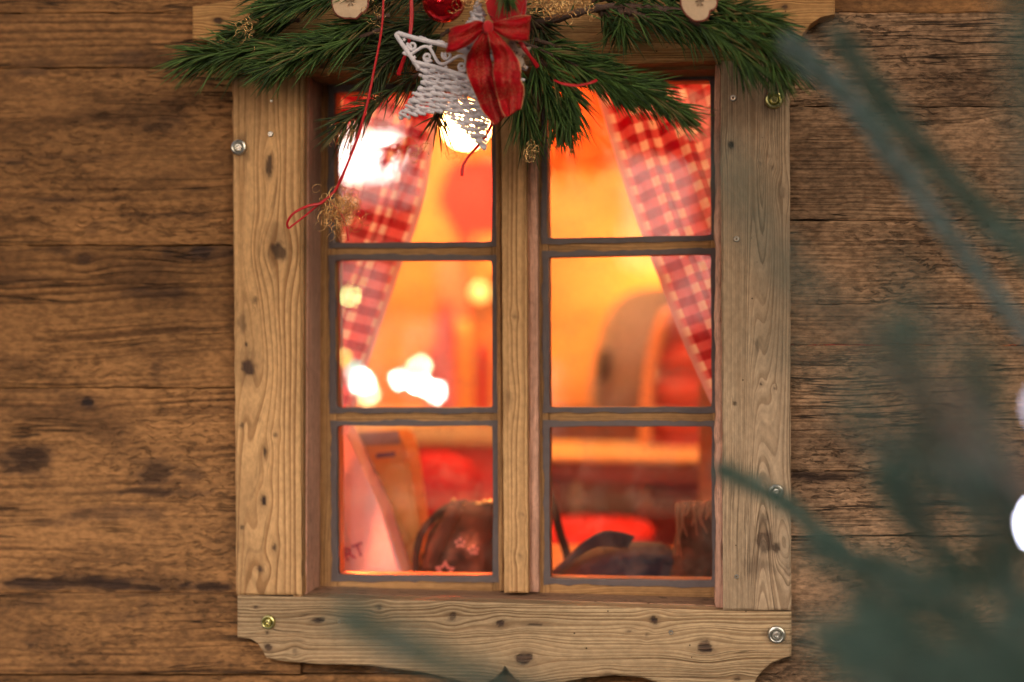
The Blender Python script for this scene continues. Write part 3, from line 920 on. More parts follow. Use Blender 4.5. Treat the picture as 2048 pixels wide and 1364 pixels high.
# white carrier bag leaning in the left corner
bag = tag(empty('carrier_bag', tuple(P(730, 1155, 0.15))), 'white carrier bag with violet lettering leaning in the lower left pane', 'bag')
extrude_px('bag_body', [(615, 830), (676, 850), (703, 905), (758, 1020), (806, 1157), (612, 1157)], 0.135, 0.185, M['white_bag'], bag, lean=0.10)
zt = P(676, 1132, 0.135)
text_mesh('lettering', 'ORT', 0.0205, (zt[0] - 0.0075, 0.1372, zt[2] - 0.001), 21, M['ink'], bag)
# tall yellow paper bag behind it
ybag = tag(empty('paper_bag', tuple(P(760, 1155, 0.25))), 'tall yellow paper bag with grey printed top behind the white carrier bag', 'bag')
extrude_px('bag_body', [(688, 872), (797, 866), (812, 900), (840, 1065), (826, 1160), (700, 1160)], 0.205, 0.29, M['kraft'], ybag, bevel=0.004, shrink=0.85)
extrude_px('printed_band', [(690, 868), (796, 862), (800, 888), (694, 893)], 0.2035, 0.2065, M['silver'], ybag, bevel=0.0008)
extrude_px('printed_mark', [(752, 907), (790, 903), (790, 913), (752, 917)], 0.2042, 0.2055, M['ink'], ybag, bevel=0)
for pl in ([(758, 985), (766, 983), (822, 1085), (812, 1092)], [(716, 980), (721, 978), (806, 1157), (796, 1157)]):
    extrude_px('fold', pl, 0.197, 0.2055, M['kraft'], ybag, bevel=0.002)
# dark leather rucksack with star
ruck = tag(empty('rucksack', tuple(P(915, 1157, 0.2))), 'dark brown leather rucksack with a star print in the lower left pane', 'bag')
loft('bag_body', [(925, 1166, 84, 0.045), (924, 1120, 80, 0.052), (930, 1070, 74, 0.048), (942, 1030, 62, 0.034), (950, 1005, 54, 0.014)], 0.20, M['brown_leather'], ruck, dense=8, crumple=0.12, n=40)
tube('strap', catmull(P([834, 832, 842, 868, 900, 935], [1158, 1115, 1070, 1035, 1012, 1005], [0.15, 0.15, 0.155, 0.165, 0.18, 0.19]), 30), 0.0042, M['brown_leather'], ruck, flat=0.35)
tube('flap_fold', catmull(P([912, 892, 872, 858], [1018, 1056, 1096, 1138], [0.162, 0.150, 0.144, 0.146]), 16), 0.0085, M['brown_leather'], ruck, flat=0.5)
tube('trim', catmull(P([904, 922, 945, 968, 990], [998, 1008, 1012, 1004, 1003], 0.188), 24), 0.0022 + 0.001 * np.sin(np.arange(24) * 1.9), M['gold_trim'], ruck, sides=6)


def star_poly(cx, cy, ro, ri, rot=0):
    return [(cx + (ro if k % 2 == 0 else ri) * math.sin(rot + k * PI / 5), cy - (ro if k % 2 == 0 else ri) * math.cos(rot + k * PI / 5)) for k in range(10)]


YR = 0.1415
so = P(*np.array(star_poly(889, 1142, 21, 11, 0.05)).T, YR)
si = P(*np.array(star_poly(889, 1142, 14, 7, 0.05)).T, YR)
V = np.vstack([so, si, so + [0, 0.004, 0], si + [0, 0.004, 0]])
F = []
for k in range(10):
    q = (k + 1) % 10
    F += [[k, q, 10 + q, 10 + k], [k, 20 + k, 20 + q, q], [10 + k, 10 + q, 30 + q, 30 + k]]
mesh_np('star_print', V, F, M['pink_print'], ruck, smooth=False)
for (x, y) in ((920, 1086), (946, 1101)):
    parts = []
    for dx, dy, r in ((-8, -2, 3), (0, -7, 3.4), (8, -2, 3), (-5, 6, 3), (1, 4, 3), (6, 6, 3)):
        c = P(x + dx, y + dy, 0.149); parts.append(tube_arr([c, c + [0, 0.006, 0]], r * 0.0006, 8))
    V, F = merge(parts)
    bmF = F.tolist() + [list(range(k * 16, k * 16 + 8)) for k in range(6)]
    mesh_np('crown_print', V, bmF, M['pink_print'], ruck, smooth=False)
tube('strap', catmull(P([1096, 1108, 1120, 1134, 1140], [985, 1020, 1065, 1110, 1160], 0.22), 20), 0.005, M['brown_leather'], ruck, flat=0.4)
# navy shoulder bag with wide strap in the lower right pane
nb = tag(empty('shoulder_bag', tuple(P(1230, 1165, 0.2))), 'navy cloth shoulder bag with a wide black strap in the lower right pane', 'bag')
loft('bag_body', [(1235, 1172, 135, 0.05), (1240, 1140, 128, 0.05), (1262, 1105, 90, 0.04), (1275, 1088, 52, 0.022)], 0.21, M['navy_bag'], nb, dense=8, crumple=0.16, n=40)


def strip(path, width_dirs, widths, mat, name, parent, thick=0.0006, attr='cloth', m=9, crown=0.0, ruffle=0.0):
    """ribbon surface along a path; width_dirs per path point"""
    p = np.asarray(path, float); n = len(p)
    wd = np.asarray(width_dirs, float); wd = wd / np.linalg.norm(wd, axis=1)[:, None]
    w = np.broadcast_to(np.asarray(widths, float), (n,))
    v = np.linspace(-0.5, 0.5, m)
    V = p[:, None, :] + wd[:, None, :] * (w[:, None] * v[None, :])[..., None]
    V[..., 1] -= crown * (1 - (2 * v[None, :]) ** 2)
    seg = np.concatenate([[0], np.cumsum(np.linalg.norm(np.diff(p, axis=0), axis=1))])
    if ruffle:
        sq = np.clip(w / w.max(), 0, 1)[:, None]
        V[..., 1] += ruffle * sq * (np.sin(v[None, :] * 11 + seg[:, None] * 55) + 1.6 * fbm(seg[:, None] * 70, v[None, :] * 5.0, int(seg[-1] * 1e4) % 97, 2))
        V[..., 2] += ruffle * 0.9 * sq * fbm(seg[:, None] * 60, v[None, :] * 4.0 + 9, 7, 2)
        V[..., 0] += ruffle * 0.9 * sq * fbm(seg[:, None] * 60, v[None, :] * 4.0 + 19, 9, 2)
    W = np.stack([np.broadcast_to(seg[:, None], (n, m)), np.broadcast_to(v[None, :] * w.max(), (n, m)), np.broadcast_to(v[None, :], (n, m))], -1)
    idx = np.arange(n * m).reshape(n, m)
    F = np.stack([idx[:-1, :-1], idx[1:, :-1], idx[1:, 1:], idx[:-1, 1:]], -1).reshape(-1, 4)
    o = mesh_np(name, V.reshape(-1, 3), F, mat, parent, {attr: W.reshape(-1, 3)})
    md = o.modifiers.new('thickness', 'SOLIDIFY'); md.thickness = thick
    return o


pth = catmull(P([1085, 1130, 1165, 1200, 1232, 1262], [1168, 1128, 1098, 1080, 1080, 1086], [0.145, 0.14, 0.14, 0.145, 0.155, 0.17]), 40)
strip(pth, np.tile([0.5, -0.15, 0.85], (40, 1)), 0.024 * np.linspace(1.1, 0.7, 40), M['black_strap'], 'strap', nb, thick=0.003)
# fringed suede jacket heaped at the right
sj = tag(empty('suede_jacket', tuple(P(1400, 1165, 0.2))), 'brown fringed suede jacket heaped at the right edge of the lower right pane', 'jacket')
loft('jacket_body', [(1430, 1172, 95, 0.05), (1420, 1120, 76, 0.05), (1408, 1070, 54, 0.04), (1404, 1030, 46, 0.03), (1400, 1004, 38, 0.010)], 0.20, M['suede'], sj, dense=8, crumple=0.2, n=40)
rng = random.Random(5)
for k in range(13):
    x = 1352 + k * 6.2 + rng.uniform(-2, 2); y0 = 1004 + rng.uniform(-4, 6)
    L_ = rng.uniform(30, 75) if k > 2 else rng.uniform(70, 110)
    yy = [y0, y0 + L_ * 0.5, y0 + L_]
    xx = [x, x + rng.uniform(-6, 3), x + rng.uniform(-10, 8)]
    tube('fringe', catmull(P(xx, yy, 0.147 + rng.uniform(-0.004, 0.004)), 8), np.linspace(0.0022, 0.0009, 8), M['fringe'], sj, sides=5)

# table, chairs with coats, behind
tbl = tag(empty('table', (0.25, 0.85, RZ0)), 'thick wooden table top lit orange behind the lower right pane', 'table')
tz = float(P(1250, 916, 0.70)[2])
a0 = float(P(1010, 916, 0.70)[0]); a1 = float(P(1404, 916, 0.70)[0])
M['table_top'] = plain('lit_varnished_top', (0.80, 0.60, 0.26), 0.3, noise=0.15, nscale=30, spec=0.6)  # light from overhead is put into this bright top colour
M['table_wood'] = wood_mat('table_wood', (0.42, 0.10, 0.035), (0.28, 0.06, 0.02), (0.34, 0.08, 0.03), ring=120, contrast=0.5, rough=0.35, spec=0.5)  # the dim red front is put into this darker colour
add_wood(box('table_top', (a0, 0.69, tz - 0.007), (a1 + 0.25, 1.03, tz), M['table_top'], tbl, bevel=0.003), 0, 8)
add_wood(box('dim_table_front', (a0 + 0.004, 0.70, tz - 0.036), (a1 + 0.24, 1.02, tz - 0.0075), M['table_wood'], tbl, bevel=0.003), 0, 8)
for x in (a0 + 0.05, a1 + 0.18):
    for y in (0.74, 0.97):
        add_wood(box('leg', (x - 0.022, y - 0.022, RZ0), (x + 0.022, y + 0.022, tz - 0.0365), M['table_wood'], tbl), 2, 9)
M['lining_wood'] = wood_mat('post_wood', (0.60, 0.27, 0.10), (0.42, 0.16, 0.05), (0.5, 0.2, 0.07), ring=120, contrast=0.5)
post = wbox('wooden_post', (float(P(1398, 800, 0.5)[0]), 0.5, RZ0), (float(P(1398, 800, 0.5)[0]) + 0.05, 0.56, RZ1 - 0.002), M['lining_wood'], None, 2)
tag(post, 'orange lit wooden post beside the table at the right pane edge', 'post')


def chair(x_px, Y, w, label, mat, seat_mat=None):
    c = P(x_px, 1050, Y)
    r = tag(empty('chair', (c[0], Y, RZ0)), label, 'chair', 'chairs in the room')
    sz = RZ0 + 0.47
    box('seat', (c[0] - w / 2, Y - 0.42, sz - 0.04), (c[0] + w / 2, Y - 0.03, sz), mat, r, bevel=0.008)
    for sx in (-1, 1):
        box('leg', (c[0] + sx * (w / 2 - 0.03) - 0.018, Y - 0.40, RZ0), (c[0] + sx * (w / 2 - 0.03) + 0.018, Y - 0.364, sz - 0.0405), mat, r)
        box('leg', (c[0] + sx * (w / 2 - 0.03) - 0.018, Y - 0.02, RZ0), (c[0] + sx * (w / 2 - 0.03) + 0.018, Y + 0.016, sz + 0.5), mat, r)
    box('backrest', (c[0] - w / 2 + 0.051, Y - 0.012, sz + 0.12), (c[0] + w / 2 - 0.051, Y + 0.010, sz + 0.50), mat, r, bevel=0.006)
    return r


wood_dark = plain('chair_wood', (0.22, 0.075, 0.03), 0.5, noise=0.2, nscale=20)
chair(1245, 1.40, 0.40, 'wooden chair with the grey coat hung over it', wood_dark)
coat = tag(empty('grey_coat', tuple(P(1250, 1040, 1.34))), 'grey wool coat hung over a chair behind the right window panes', 'coat')
loft('coat_body', [(1235, 1110, 95, 0.07), (1240, 960, 92, 0.09), (1252, 850, 74, 0.10), (1262, 740, 76, 0.11), (1280, 650, 72, 0.09), (1296, 596, 54, 0.06), (1310, 575, 26, 0.03)], 1.30, M['grey_coat'], coat)
loft('sleeve', [(1203, 760, 8, 0.02), (1206, 730, 11, 0.03), (1210, 700, 10, 0.02)], 1.18, M['brown_leather'], coat)
chair(1350, 1.12, 0.36, 'wooden chair with the red quilted jacket hung over it', wood_dark)
rj = tag(empty('quilted_jacket', tuple(P(1350, 1080, 1.05))), 'red quilted jacket with orange lapel behind the right window panes', 'jacket')
loft('jacket_body', [(1355, 1120, 78, 0.06), (1358, 1000, 76, 0.075), (1366, 860, 78, 0.085), (1372, 760, 72, 0.09), (1376, 680, 66, 0.08), (1372, 625, 44, 0.05), (1370, 600, 20, 0.02)], 1.05, M['red_quilt'], rj, quilt=(62, 0.34), dense=14)
loft('lapel', [(1290, 1010, 9, 0.02), (1292, 840, 12, 0.03), (1302, 740, 13, 0.03), (1318, 670, 15, 0.035), (1340, 618, 16, 0.03)], 0.965, M['lining'], rj)
cu_ = tag(loft('cushion', [(1190, 1100, 110, 0.10), (1190, 1078, 122, 0.13), (1190, 1058, 120, 0.13), (1190, 1046, 100, 0.10)], 0.62, M['red_cushion'], None),
          'plump red seat cushion below the table behind the lower right pane', 'cushion')
czt = float(P(1190, 1100, 0.62)[2])
stl = tag(empty('stool', (float(P(1190, 1100, 0.62)[0]), 0.62, RZ0)), 'low wooden stool under the red seat cushion', 'stool')
cxs = stl.location[0]
box('seat', (cxs - 0.08, 0.52, czt - 0.03), (cxs + 0.08, 0.70, czt - 0.0005), wood_dark, stl)
for sx in (-1, 1):
    for sy in (0.54, 0.68):
        box('leg', (cxs + sx * 0.06 - 0.012, sy - 0.012, RZ0), (cxs + sx * 0.06 + 0.012, sy + 0.012, czt - 0.0305), wood_dark, stl)

# left side of the room: red armchair back, counter with coloured wares, wall hangings
rc = tag(empty('red_armchair', tuple(P(880, 1100, 0.75))), 'red padded armchair behind the rucksack and paper bag', 'armchair')
loft('backrest', [(880, 1180, 85, 0.07), (880, 1060, 84, 0.08), (884, 970, 78, 0.07), (880, 925, 62, 0.05), (872, 908, 30, 0.03)], 0.75, M['red_cloth'], rc)
box('seat', (rc.location[0] - 0.2, 0.50, -0.72), (rc.location[0] + 0.2, 0.80, -0.52), M['red_cloth'], rc, bevel=0.02)
for sx in (-1, 1):
    for sy in (0.53, 0.77):
        box('leg', (rc.location[0] + sx * 0.16 - 0.02, sy - 0.02, RZ0), (rc.location[0] + sx * 0.16 + 0.02, sy + 0.02, -0.7205), wood_dark, rc)
zc = float(P(800, 845, 1.45)[2])
ctr = tag(empty('counter', tuple(P(800, 1100, 1.5))), 'cream covered counter deep in the room behind the left panes', 'counter')
box('counter_top', (float(P(560, 845, 1.45)[0]), 1.45, zc - 0.04), (float(P(1010, 845, 1.45)[0]), 1.95, zc), M['cream'], ctr)
box('counter_front', (float(P(570, 845, 1.47)[0]), 1.48, RZ0), (float(P(1000, 845, 1.47)[0]), 1.52, zc - 0.0405), M['red_cushion'], ctr)


def candle(x, ytop, w, Y, col, label, zbase=None):
    p = P(x, ytop, Y); r = w * mpp(Y)
    zb_ = zc if zbase is None else zbase
    t = tag(empty('candle', (p[0], Y, zb_)), label, 'candle', 'pillar candles on the counter')
    h = p[2] - zb_
    nn = 24
    pts = [(p[0], Y, zb_ + h * k / 6) for k in range(7)]
    tube('wax', pts, r * np.array([1, 1, 0.99, 0.98, 0.98, 0.97, 0.93]), col, t, sides=nn)
    tube('wick', [(p[0], Y, zb_ + h - 0.002), (p[0] + 0.001, Y, zb_ + h + 0.006), (p[0] + 0.002, Y, zb_ + h + 0.012)], 0.0012, M['dark_slot'], t, sides=6)
    return t


M['wax_red'] = plain('red_wax', (0.6, 0.015, 0.02), 0.4)
M['wax_pink'] = plain('salmon_wax', (0.72, 0.13, 0.10), 0.4)
M['wax_yellow'] = plain('yellow_wax', (0.85, 0.60, 0.16), 0.4)
candle(894, 600, 22, 1.52, M['wax_pink'], 'tall salmon pillar candle on the counter behind the middle left pane')
candle(868, 690, 17, 1.60, M['wax_pink'], 'short salmon pillar candle standing beside the tall one')
candle(925, 640, 16, 1.58, M['wax_yellow'], 'yellow pillar candle right of the tall salmon candle')
candle(966, 690, 15, 1.50, M['wax_red'], 'red pillar candle nearest the middle post of the window')
hang = tag(extrude_px('wall_hanging', [(900, 320), (1010, 315), (1020, 560), (985, 560), (930, 500), (870, 400)], 2.18, 2.2495, M['red_cloth'], None, bevel=0.01),
           'red felt hanging on the back wall behind the upper left pane', 'wall hanging')
hang2 = tag(extrude_px('picture_panel', [(945, 470), (1000, 470), (1000, 560), (945, 560)], 2.10, 2.17, plain('orange_print', (0.8, 0.25, 0.06), 0.6), None, bevel=0.004),
            'small orange panel below the red wall hanging', 'panel')


bn = tag(extrude_px('wall_tone_sheet', [(1010, 90), (1250, 90), (1240, 300), (1180, 335), (1120, 310), (1060, 345), (1010, 320)], 2.15, 2.2495, cloth_mat('orange_red_tone', (0.75, 0.13, 0.04), 0.0), None, bevel=0.01),
         'added orange red banner on the back wall at the top of the right pane', 'sheet')  # added: dimmer lamplight high on the back wall put into its colour
sc2 = tag(extrude_px('coral_curtain', [(868, 520), (912, 500), (935, 560), (930, 700), (938, 842), (880, 842), (888, 700)], 2.10, 2.16, cloth_mat('coral_cloth', (0.8, 0.20, 0.15), 0.0), None, bevel=0.01),
          'coral cloth hanging behind the candles in the middle left pane', 'cloth')
# lamps: glass globes on cords
def globe_lamp(x, y, Y, r, strength, label, col=WARM):
    p = P(x, y, Y)
    t = tag(empty('pendant_lamp', tuple(p)), label, 'lamp', 'pendant lamps in the room')
    bm = bmesh.new(); bmesh.ops.create_uvsphere(bm, u_segments=24, v_segments=14, radius=r)
    bmesh.ops.translate(bm, verts=bm.verts, vec=p)
    from_bm('globe', bm, emit('lamp_glow', col, strength), t)
    tube('cord', [p + [0, 0, r * 0.9], (p + [0, 0, r * 0.9]) * 0.5 + np.array([p[0], p[1], RZ1]) * 0.5, np.array([p[0], p[1], RZ1])], 0.003, M['dark_slot'], t, sides=6)
    tube('cap', [p + [0, 0, r * 0.85], p + [0, 0, r * 1.0], p + [0, 0, r * 1.35]], [r * 0.5, r * 0.45, r * 0.2], M['gold_trim'], t, sides=16)
    return t


globe_lamp(738, 330, 1.75, 0.050, 290, 'glaring pendant lamp behind the left gingham curtain')
globe_lamp(932, 250, 1.60, 0.042, 230, 'glaring pendant lamp behind the wicker star')
globe_lamp(1378, 560, 2.05, 0.045, 170, 'pendant lamp hidden behind the right gingham curtain')
globe_lamp(960, 585, 1.62, 0.020, 2.2, 'small yellow glass lamp beside the middle post of the window', (1.0, 0.6, 0.1))

globe_lamp(760, -60, 0.50, 0.030, 270, 'added lamp above the window bench, out of sight behind the header board', (1.0, 0.38, 0.13))  # added to brighten the bags from the window side
globe_lamp(1200, -90, 0.92, 0.034, 430, 'added lamp over the table, out of sight behind the header board', (1.0, 0.50, 0.16))  # added to brighten the table top
# red heat lamp under the ceiling at the right
hp = P(1320, -60, 0.46)
heat = tag(empty('heat_lamp', tuple(hp)), 'red glowing heat lamp high in the room, out of sight behind the header board', 'heat lamp')
bm = bmesh.new(); bmesh.ops.create_uvsphere(bm, u_segments=20, v_segments=12, radius=0.03); bmesh.ops.translate(bm, verts=bm.verts, vec=hp)
from_bm('bulb', bm, emit('heat_glow', (1.0, 0.10, 0.035), 330), heat)
tube('cord', [hp + [0, 0, 0.028], hp + [0, 0, 0.1], np.array([hp[0], hp[1], RZ1])], 0.004, M['dark_slot'], heat, sides=6)
tube('reflector', [hp + [0, 0, 0.0], hp + [0, 0, 0.03], hp + [0, 0, 0.05], hp + [0, 0, 0.06]], [0.055, 0.045, 0.02, 0.01], M['steel'], heat, sides=20)

# red tea lights added out of sight to redden the sill, each shielded from the room
def fill_light(px, py, Y, r, strength, a0, a1, label):
    tp = P(px, py, Y)
    fill = tag(empty('fill_light', (tp[0], Y, zb)), label, 'tea light', 'red tea lights added for the sill glow')
    bm = bmesh.new(); bmesh.ops.create_uvsphere(bm, u_segments=16, v_segments=10, radius=r)
    for v in bm.verts: v.co = Vector((v.co.x * 0.8, v.co.y * 0.8, v.co.z * 1.2)) + Vector((tp[0], Y, tp[2]))
    from_bm('glow_ball', bm, emit('fill_glow', (1.0, 0.15, 0.05), strength), fill)
    tube('lamp_foot', [(tp[0], Y, zb), (tp[0], Y, zb + 0.012), (tp[0], Y, tp[2] - r)], [r * 0.9, r, r * 0.95], M['dark_slot'], fill, sides=16)
    hv, hf = [], []
    for k in range(17):
        a = RAD(a0 + k * (a1 - a0) / 16)
        for rr_, zz in ((r * 1.3, zb), (r * 1.3, tp[2] + 0.024), (r * 1.38, tp[2] + 0.024), (r * 1.38, zb)):
            hv.append((tp[0] + rr_ * math.cos(a), Y + rr_ * math.sin(a), zz))
    for k in range(16):
        for q in range(4):
            hf.append([k * 4 + q, k * 4 + (q + 1) % 4, k * 4 + 4 + (q + 1) % 4, k * 4 + 4 + q])
    mesh_np('light_shield', hv, hf + [[0, 1, 2, 3], [67, 66, 65, 64]], plain('dark_tin', (0.12, 0.08, 0.07), 0.5, metal=0.6), fill, smooth=False)


fill_light(1036, 1062, 0.128, 0.009, 1800, -35, 206, 'added unseen red tea light on the bench behind the middle post')
fill_light(656, 1072, 0.1195, 0.006, 7000, 0, 180, 'added unseen red tea light on the bench behind the left sash edge')

# ================================================================== GARLAND OVER THE WINDOW
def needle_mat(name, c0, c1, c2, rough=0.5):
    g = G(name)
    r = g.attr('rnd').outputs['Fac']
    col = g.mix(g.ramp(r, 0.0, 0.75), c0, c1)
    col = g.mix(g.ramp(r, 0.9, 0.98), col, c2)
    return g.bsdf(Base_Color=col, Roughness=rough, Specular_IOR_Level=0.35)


M['needle'] = needle_mat('pine_needle', (0.02, 0.05, 0.012), (0.095, 0.18, 0.04), (0.22, 0.16, 0.06))
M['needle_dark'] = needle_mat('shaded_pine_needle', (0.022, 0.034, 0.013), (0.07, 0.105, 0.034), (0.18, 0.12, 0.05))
M['fir'] = needle_mat('fir_needle', (0.028, 0.06, 0.045), (0.075, 0.135, 0.11), (0.26, 0.34, 0.33))
M['fir_lit'] = needle_mat('lit_fir_needle', (0.06, 0.11, 0.10), (0.16, 0.25, 0.25), (0.50, 0.58, 0.62))  # fairy light falling on one branch is put into these paler needles
M['bark'] = plain('pine_bark', (0.11, 0.065, 0.05), 0.9, noise=0.5, nscale=220, bump=0.002)


def needles_arr(stem, count, length, spread, seed, droop=0.3, width=0.0016, t0=0.08, tip=1.0, tuft=0.12, seg=3, flat=None):
    r = np.random.RandomState(seed)
    n = len(stem)
    t = t0 + (1 - t0) * r.rand(count) ** 0.85 * tip
    nt = int(count * tuft); t[:nt] = 0.97 + 0.03 * r.rand(nt)
    f = t * (n - 1); i = np.minimum(f.astype(int), n - 2); fr = (f - i)[:, None]
    p0 = stem[i] * (1 - fr) + stem[i + 1] * fr
    T, N, B = frames(stem)
    Tt = T[i]
    az = r.rand(count) * 2 * PI
    if flat is not None:
        az = np.where(r.rand(count) < 0.5, 0, PI) + r.normal(0, flat, count)
    rad = N[i] * np.cos(az)[:, None] + B[i] * np.sin(az)[:, None]
    al = np.clip(spread + r.normal(0, 0.16, count), 0.08, 1.5)
    al[:nt] *= r.rand(nt) * 0.9
    d = Tt * np.cos(al)[:, None] + rad * np.sin(al)[:, None]
    L = length * (0.45 + 0.75 * r.rand(count) ** 0.7)
    bend = Tt * 0.35 + np.array([0, 0, -1.0]) * droop + r.normal(0, 0.19, (count, 3))
    rings = []
    side = np.cross(d, r.normal(0, 1, (count, 3))); side /= np.linalg.norm(side, axis=1)[:, None]
    up = np.cross(d, side)
    for k in range(seg + 1):
        s = k / seg
        c = p0 + d * (L * s)[:, None] + bend * (L * s * s * 0.45)[:, None]
        w = width * (0.75, 1.0, 0.85, 0.22)[min(k, 3)] if seg == 3 else width * (0.8, 1.0, 0.25)[k]
        for q in range(3):
            an = q * 2 * PI / 3
            rings.append(c + (side * math.cos(an) + up * math.sin(an)) * w * 0.6)
    V = np.stack(rings, 1)                       # count, (seg+1)*3, 3
    m = (seg + 1) * 3
    base = np.arange(count)[:, None] * m
    F = []
    for k in range(seg):
        for q in range(3):
            q2 = (q + 1) % 3
            F.append(np.concatenate([base + k * 3 + q, base + k * 3 + q2, base + k * 3 + 3 + q2, base + k * 3 + 3 + q], 1))
    F = np.vstack(F)
    rn = np.repeat(np.clip(r.rand(count), 0, 1), m)
    return V.reshape(-1, 3), F, rn


def bough(label, sprigs, seed, mat='needle', stem_r=0.0022):
    """sprigs: (photo points with depth y, needle count, needle length m, spread rad, droop)"""
    base = P(*sprigs[0][0][0][:2], sprigs[0][0][0][2])
    root = tag(empty('pine_bough', tuple(base)), label, 'pine bough', 'pine boughs over the window')
    Vs, Fs, Rs, o = [], [], [], 0
    for k, (pts, cnt, ln, sprd, droop) in enumerate(sprigs):
        pa = np.array(pts, float)
        st = catmull(P(pa[:, 0], pa[:, 1], pa[:, 2]), 26)
        st = st + 0.0012 * np.stack([fbm(np.arange(26) * 0.4, j * 3.3, seed + k) for j in range(3)], -1)
        tube('stem', st, np.linspace(stem_r, stem_r * 0.45, 26) * (1 + 0.2 * np.sin(np.arange(26) * 2.3)), M['bark'], root, sides=7)
        V, F, R_ = needles_arr(st, int(cnt * 0.50), ln * 0.95, sprd, seed * 31 + k, droop)
        Vs.append(V); Fs.append(F + o); Rs.append(R_); o += len(V)
    nd = mesh_np('needles', np.vstack(Vs), np.vstack(Fs), M[mat], root, {'rnd': np.concatenate(Rs)})
    nd['kind'] = 'stuff'
    return root


bough('drooping pine tip at the far left end of the garland', [
    ([(640, 88, -0.02), (560, 96, -0.026), (480, 104, -0.03), (405, 112, -0.032)], 760, 0.038, 0.60, 0.55),
    ([(600, 40, -0.018), (540, 52, -0.022), (470, 66, -0.024)], 300, 0.026, 0.55, 0.2)], 1)
bough('dense green pine spray left of the hanging apple slice', [
    ([(780, 30, -0.045), (710, 52, -0.05), (630, 82, -0.052), (560, 112, -0.05)], 760, 0.037, 0.58, 0.25),
    ([(760, 60, -0.05), (690, 84, -0.056), (610, 108, -0.058), (560, 126, -0.055)], 620, 0.034, 0.55, 0.3)], 2)
bough('pine spray along the top edge at the left', [
    ([(800, -30, -0.05), (720, -22, -0.055), (640, -8, -0.056), (556, 10, -0.052)], 700, 0.036, 0.55, 0.25),
    ([(700, -60, -0.04), (620, -40, -0.04), (540, -20, -0.04)], 300, 0.036, 0.55, 0.2)], 3)
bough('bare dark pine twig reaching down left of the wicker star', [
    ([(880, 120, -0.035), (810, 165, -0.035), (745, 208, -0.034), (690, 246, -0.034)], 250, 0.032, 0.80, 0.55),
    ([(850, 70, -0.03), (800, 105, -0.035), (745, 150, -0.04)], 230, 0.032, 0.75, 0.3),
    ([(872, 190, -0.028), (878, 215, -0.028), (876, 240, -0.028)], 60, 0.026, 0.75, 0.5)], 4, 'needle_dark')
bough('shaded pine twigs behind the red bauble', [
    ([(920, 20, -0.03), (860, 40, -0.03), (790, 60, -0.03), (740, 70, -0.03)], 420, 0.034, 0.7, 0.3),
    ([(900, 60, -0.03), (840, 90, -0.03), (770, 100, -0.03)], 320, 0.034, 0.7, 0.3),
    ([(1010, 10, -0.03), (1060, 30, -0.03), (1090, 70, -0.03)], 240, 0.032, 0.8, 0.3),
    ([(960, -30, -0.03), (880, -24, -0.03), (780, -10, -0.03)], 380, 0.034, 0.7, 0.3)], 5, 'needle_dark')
bough('pine tuft hanging over the middle post of the window', [
    ([(1035, 120, -0.04), (1040, 160, -0.045), (1046, 205, -0.048), (1052, 240, -0.048)], 460, 0.034, 0.5, 0.4),
    ([(1060, 110, -0.05), (1080, 150, -0.055), (1100, 190, -0.056), (1112, 225, -0.055)], 440, 0.034, 0.5, 0.4)], 6)
bough('long pine bough sweeping right across the upper right pane', [
    ([(1030, 80, -0.05), (1110, 112, -0.058), (1200, 150, -0.06), (1280, 180, -0.058), (1338, 212, -0.055)], 780, 0.033, 0.48, 0.35),
    ([(1080, 120, -0.055), (1110, 150, -0.06), (1135, 185, -0.06), (1140, 225, -0.058)], 460, 0.033, 0.5, 0.35),
    ([(1130, 120, -0.05), (1175, 148, -0.055), (1215, 170, -0.056), (1245, 184, -0.055)], 380, 0.030, 0.5, 0.4),
    ([(1070, 80, -0.045), (1120, 96, -0.045), (1160, 112, -0.045), (1190, 125, -0.042)], 360, 0.032, 0.6, 0.3),
    ([(1160, 140, -0.045), (1230, 150, -0.045), (1290, 168, -0.045)], 260, 0.028, 0.5, 0.3)], 7)
bough('thick brown branch with pine tufts along the header board', [
    ([(1040, 60, -0.03), (1120, 36, -0.034), (1200, 16, -0.036), (1290, 14, -0.036), (1380, 24, -0.036)], 80, 0.03, 0.9, 0.3),
    ([(1200, 18, -0.03), (1215, 40, -0.03), (1226, 50, -0.03)], 120, 0.026, 0.95, 0.25),
    ([(1240, 18, -0.034), (1245, 40, -0.036), (1240, 55, -0.036)], 110, 0.028, 0.85, 0.5),
    ([(1250, 20, -0.036), (1290, 36, -0.038), (1330, 48, -0.04)], 280, 0.028, 0.55, 0.6),
    ([(1310, 18, -0.036), (1350, 34, -0.04), (1390, 56, -0.042)], 300, 0.03, 0.5, 0.5),
    ([(1180, -4, -0.03), (1260, -10, -0.03), (1340, -6, -0.03)], 300, 0.03, 0.7, 0.2)], 8, stem_r=0.0048)
bough('bright green pine spray at the right end of the garland', [
    ([(1380, -10, -0.045), (1440, 10, -0.05), (1500, 30, -0.052), (1530, 44, -0.05)], 560, 0.034, 0.5, 0.2),
    ([(1390, 20, -0.05), (1450, 50, -0.055), (1520, 82, -0.056), (1568, 112, -0.054)], 640, 0.034, 0.48, 0.3),
    ([(1380, 40, -0.055), (1420, 62, -0.058), (1460, 86, -0.06), (1486, 116, -0.06)], 460, 0.032, 0.45, 0.4),
    ([(1420, 40, -0.05), (1480, 66, -0.052), (1530, 100, -0.052), (1545, 120, -0.052)], 420, 0.032, 0.5, 0.35)], 9)
bough('small pine tip poking down in front of the red felt ornament', [
    ([(1006, -60, -0.10), (1010, -35, -0.104), (1012, -14, -0.106)], 150, 0.022, 0.35, 0.3)], 10)

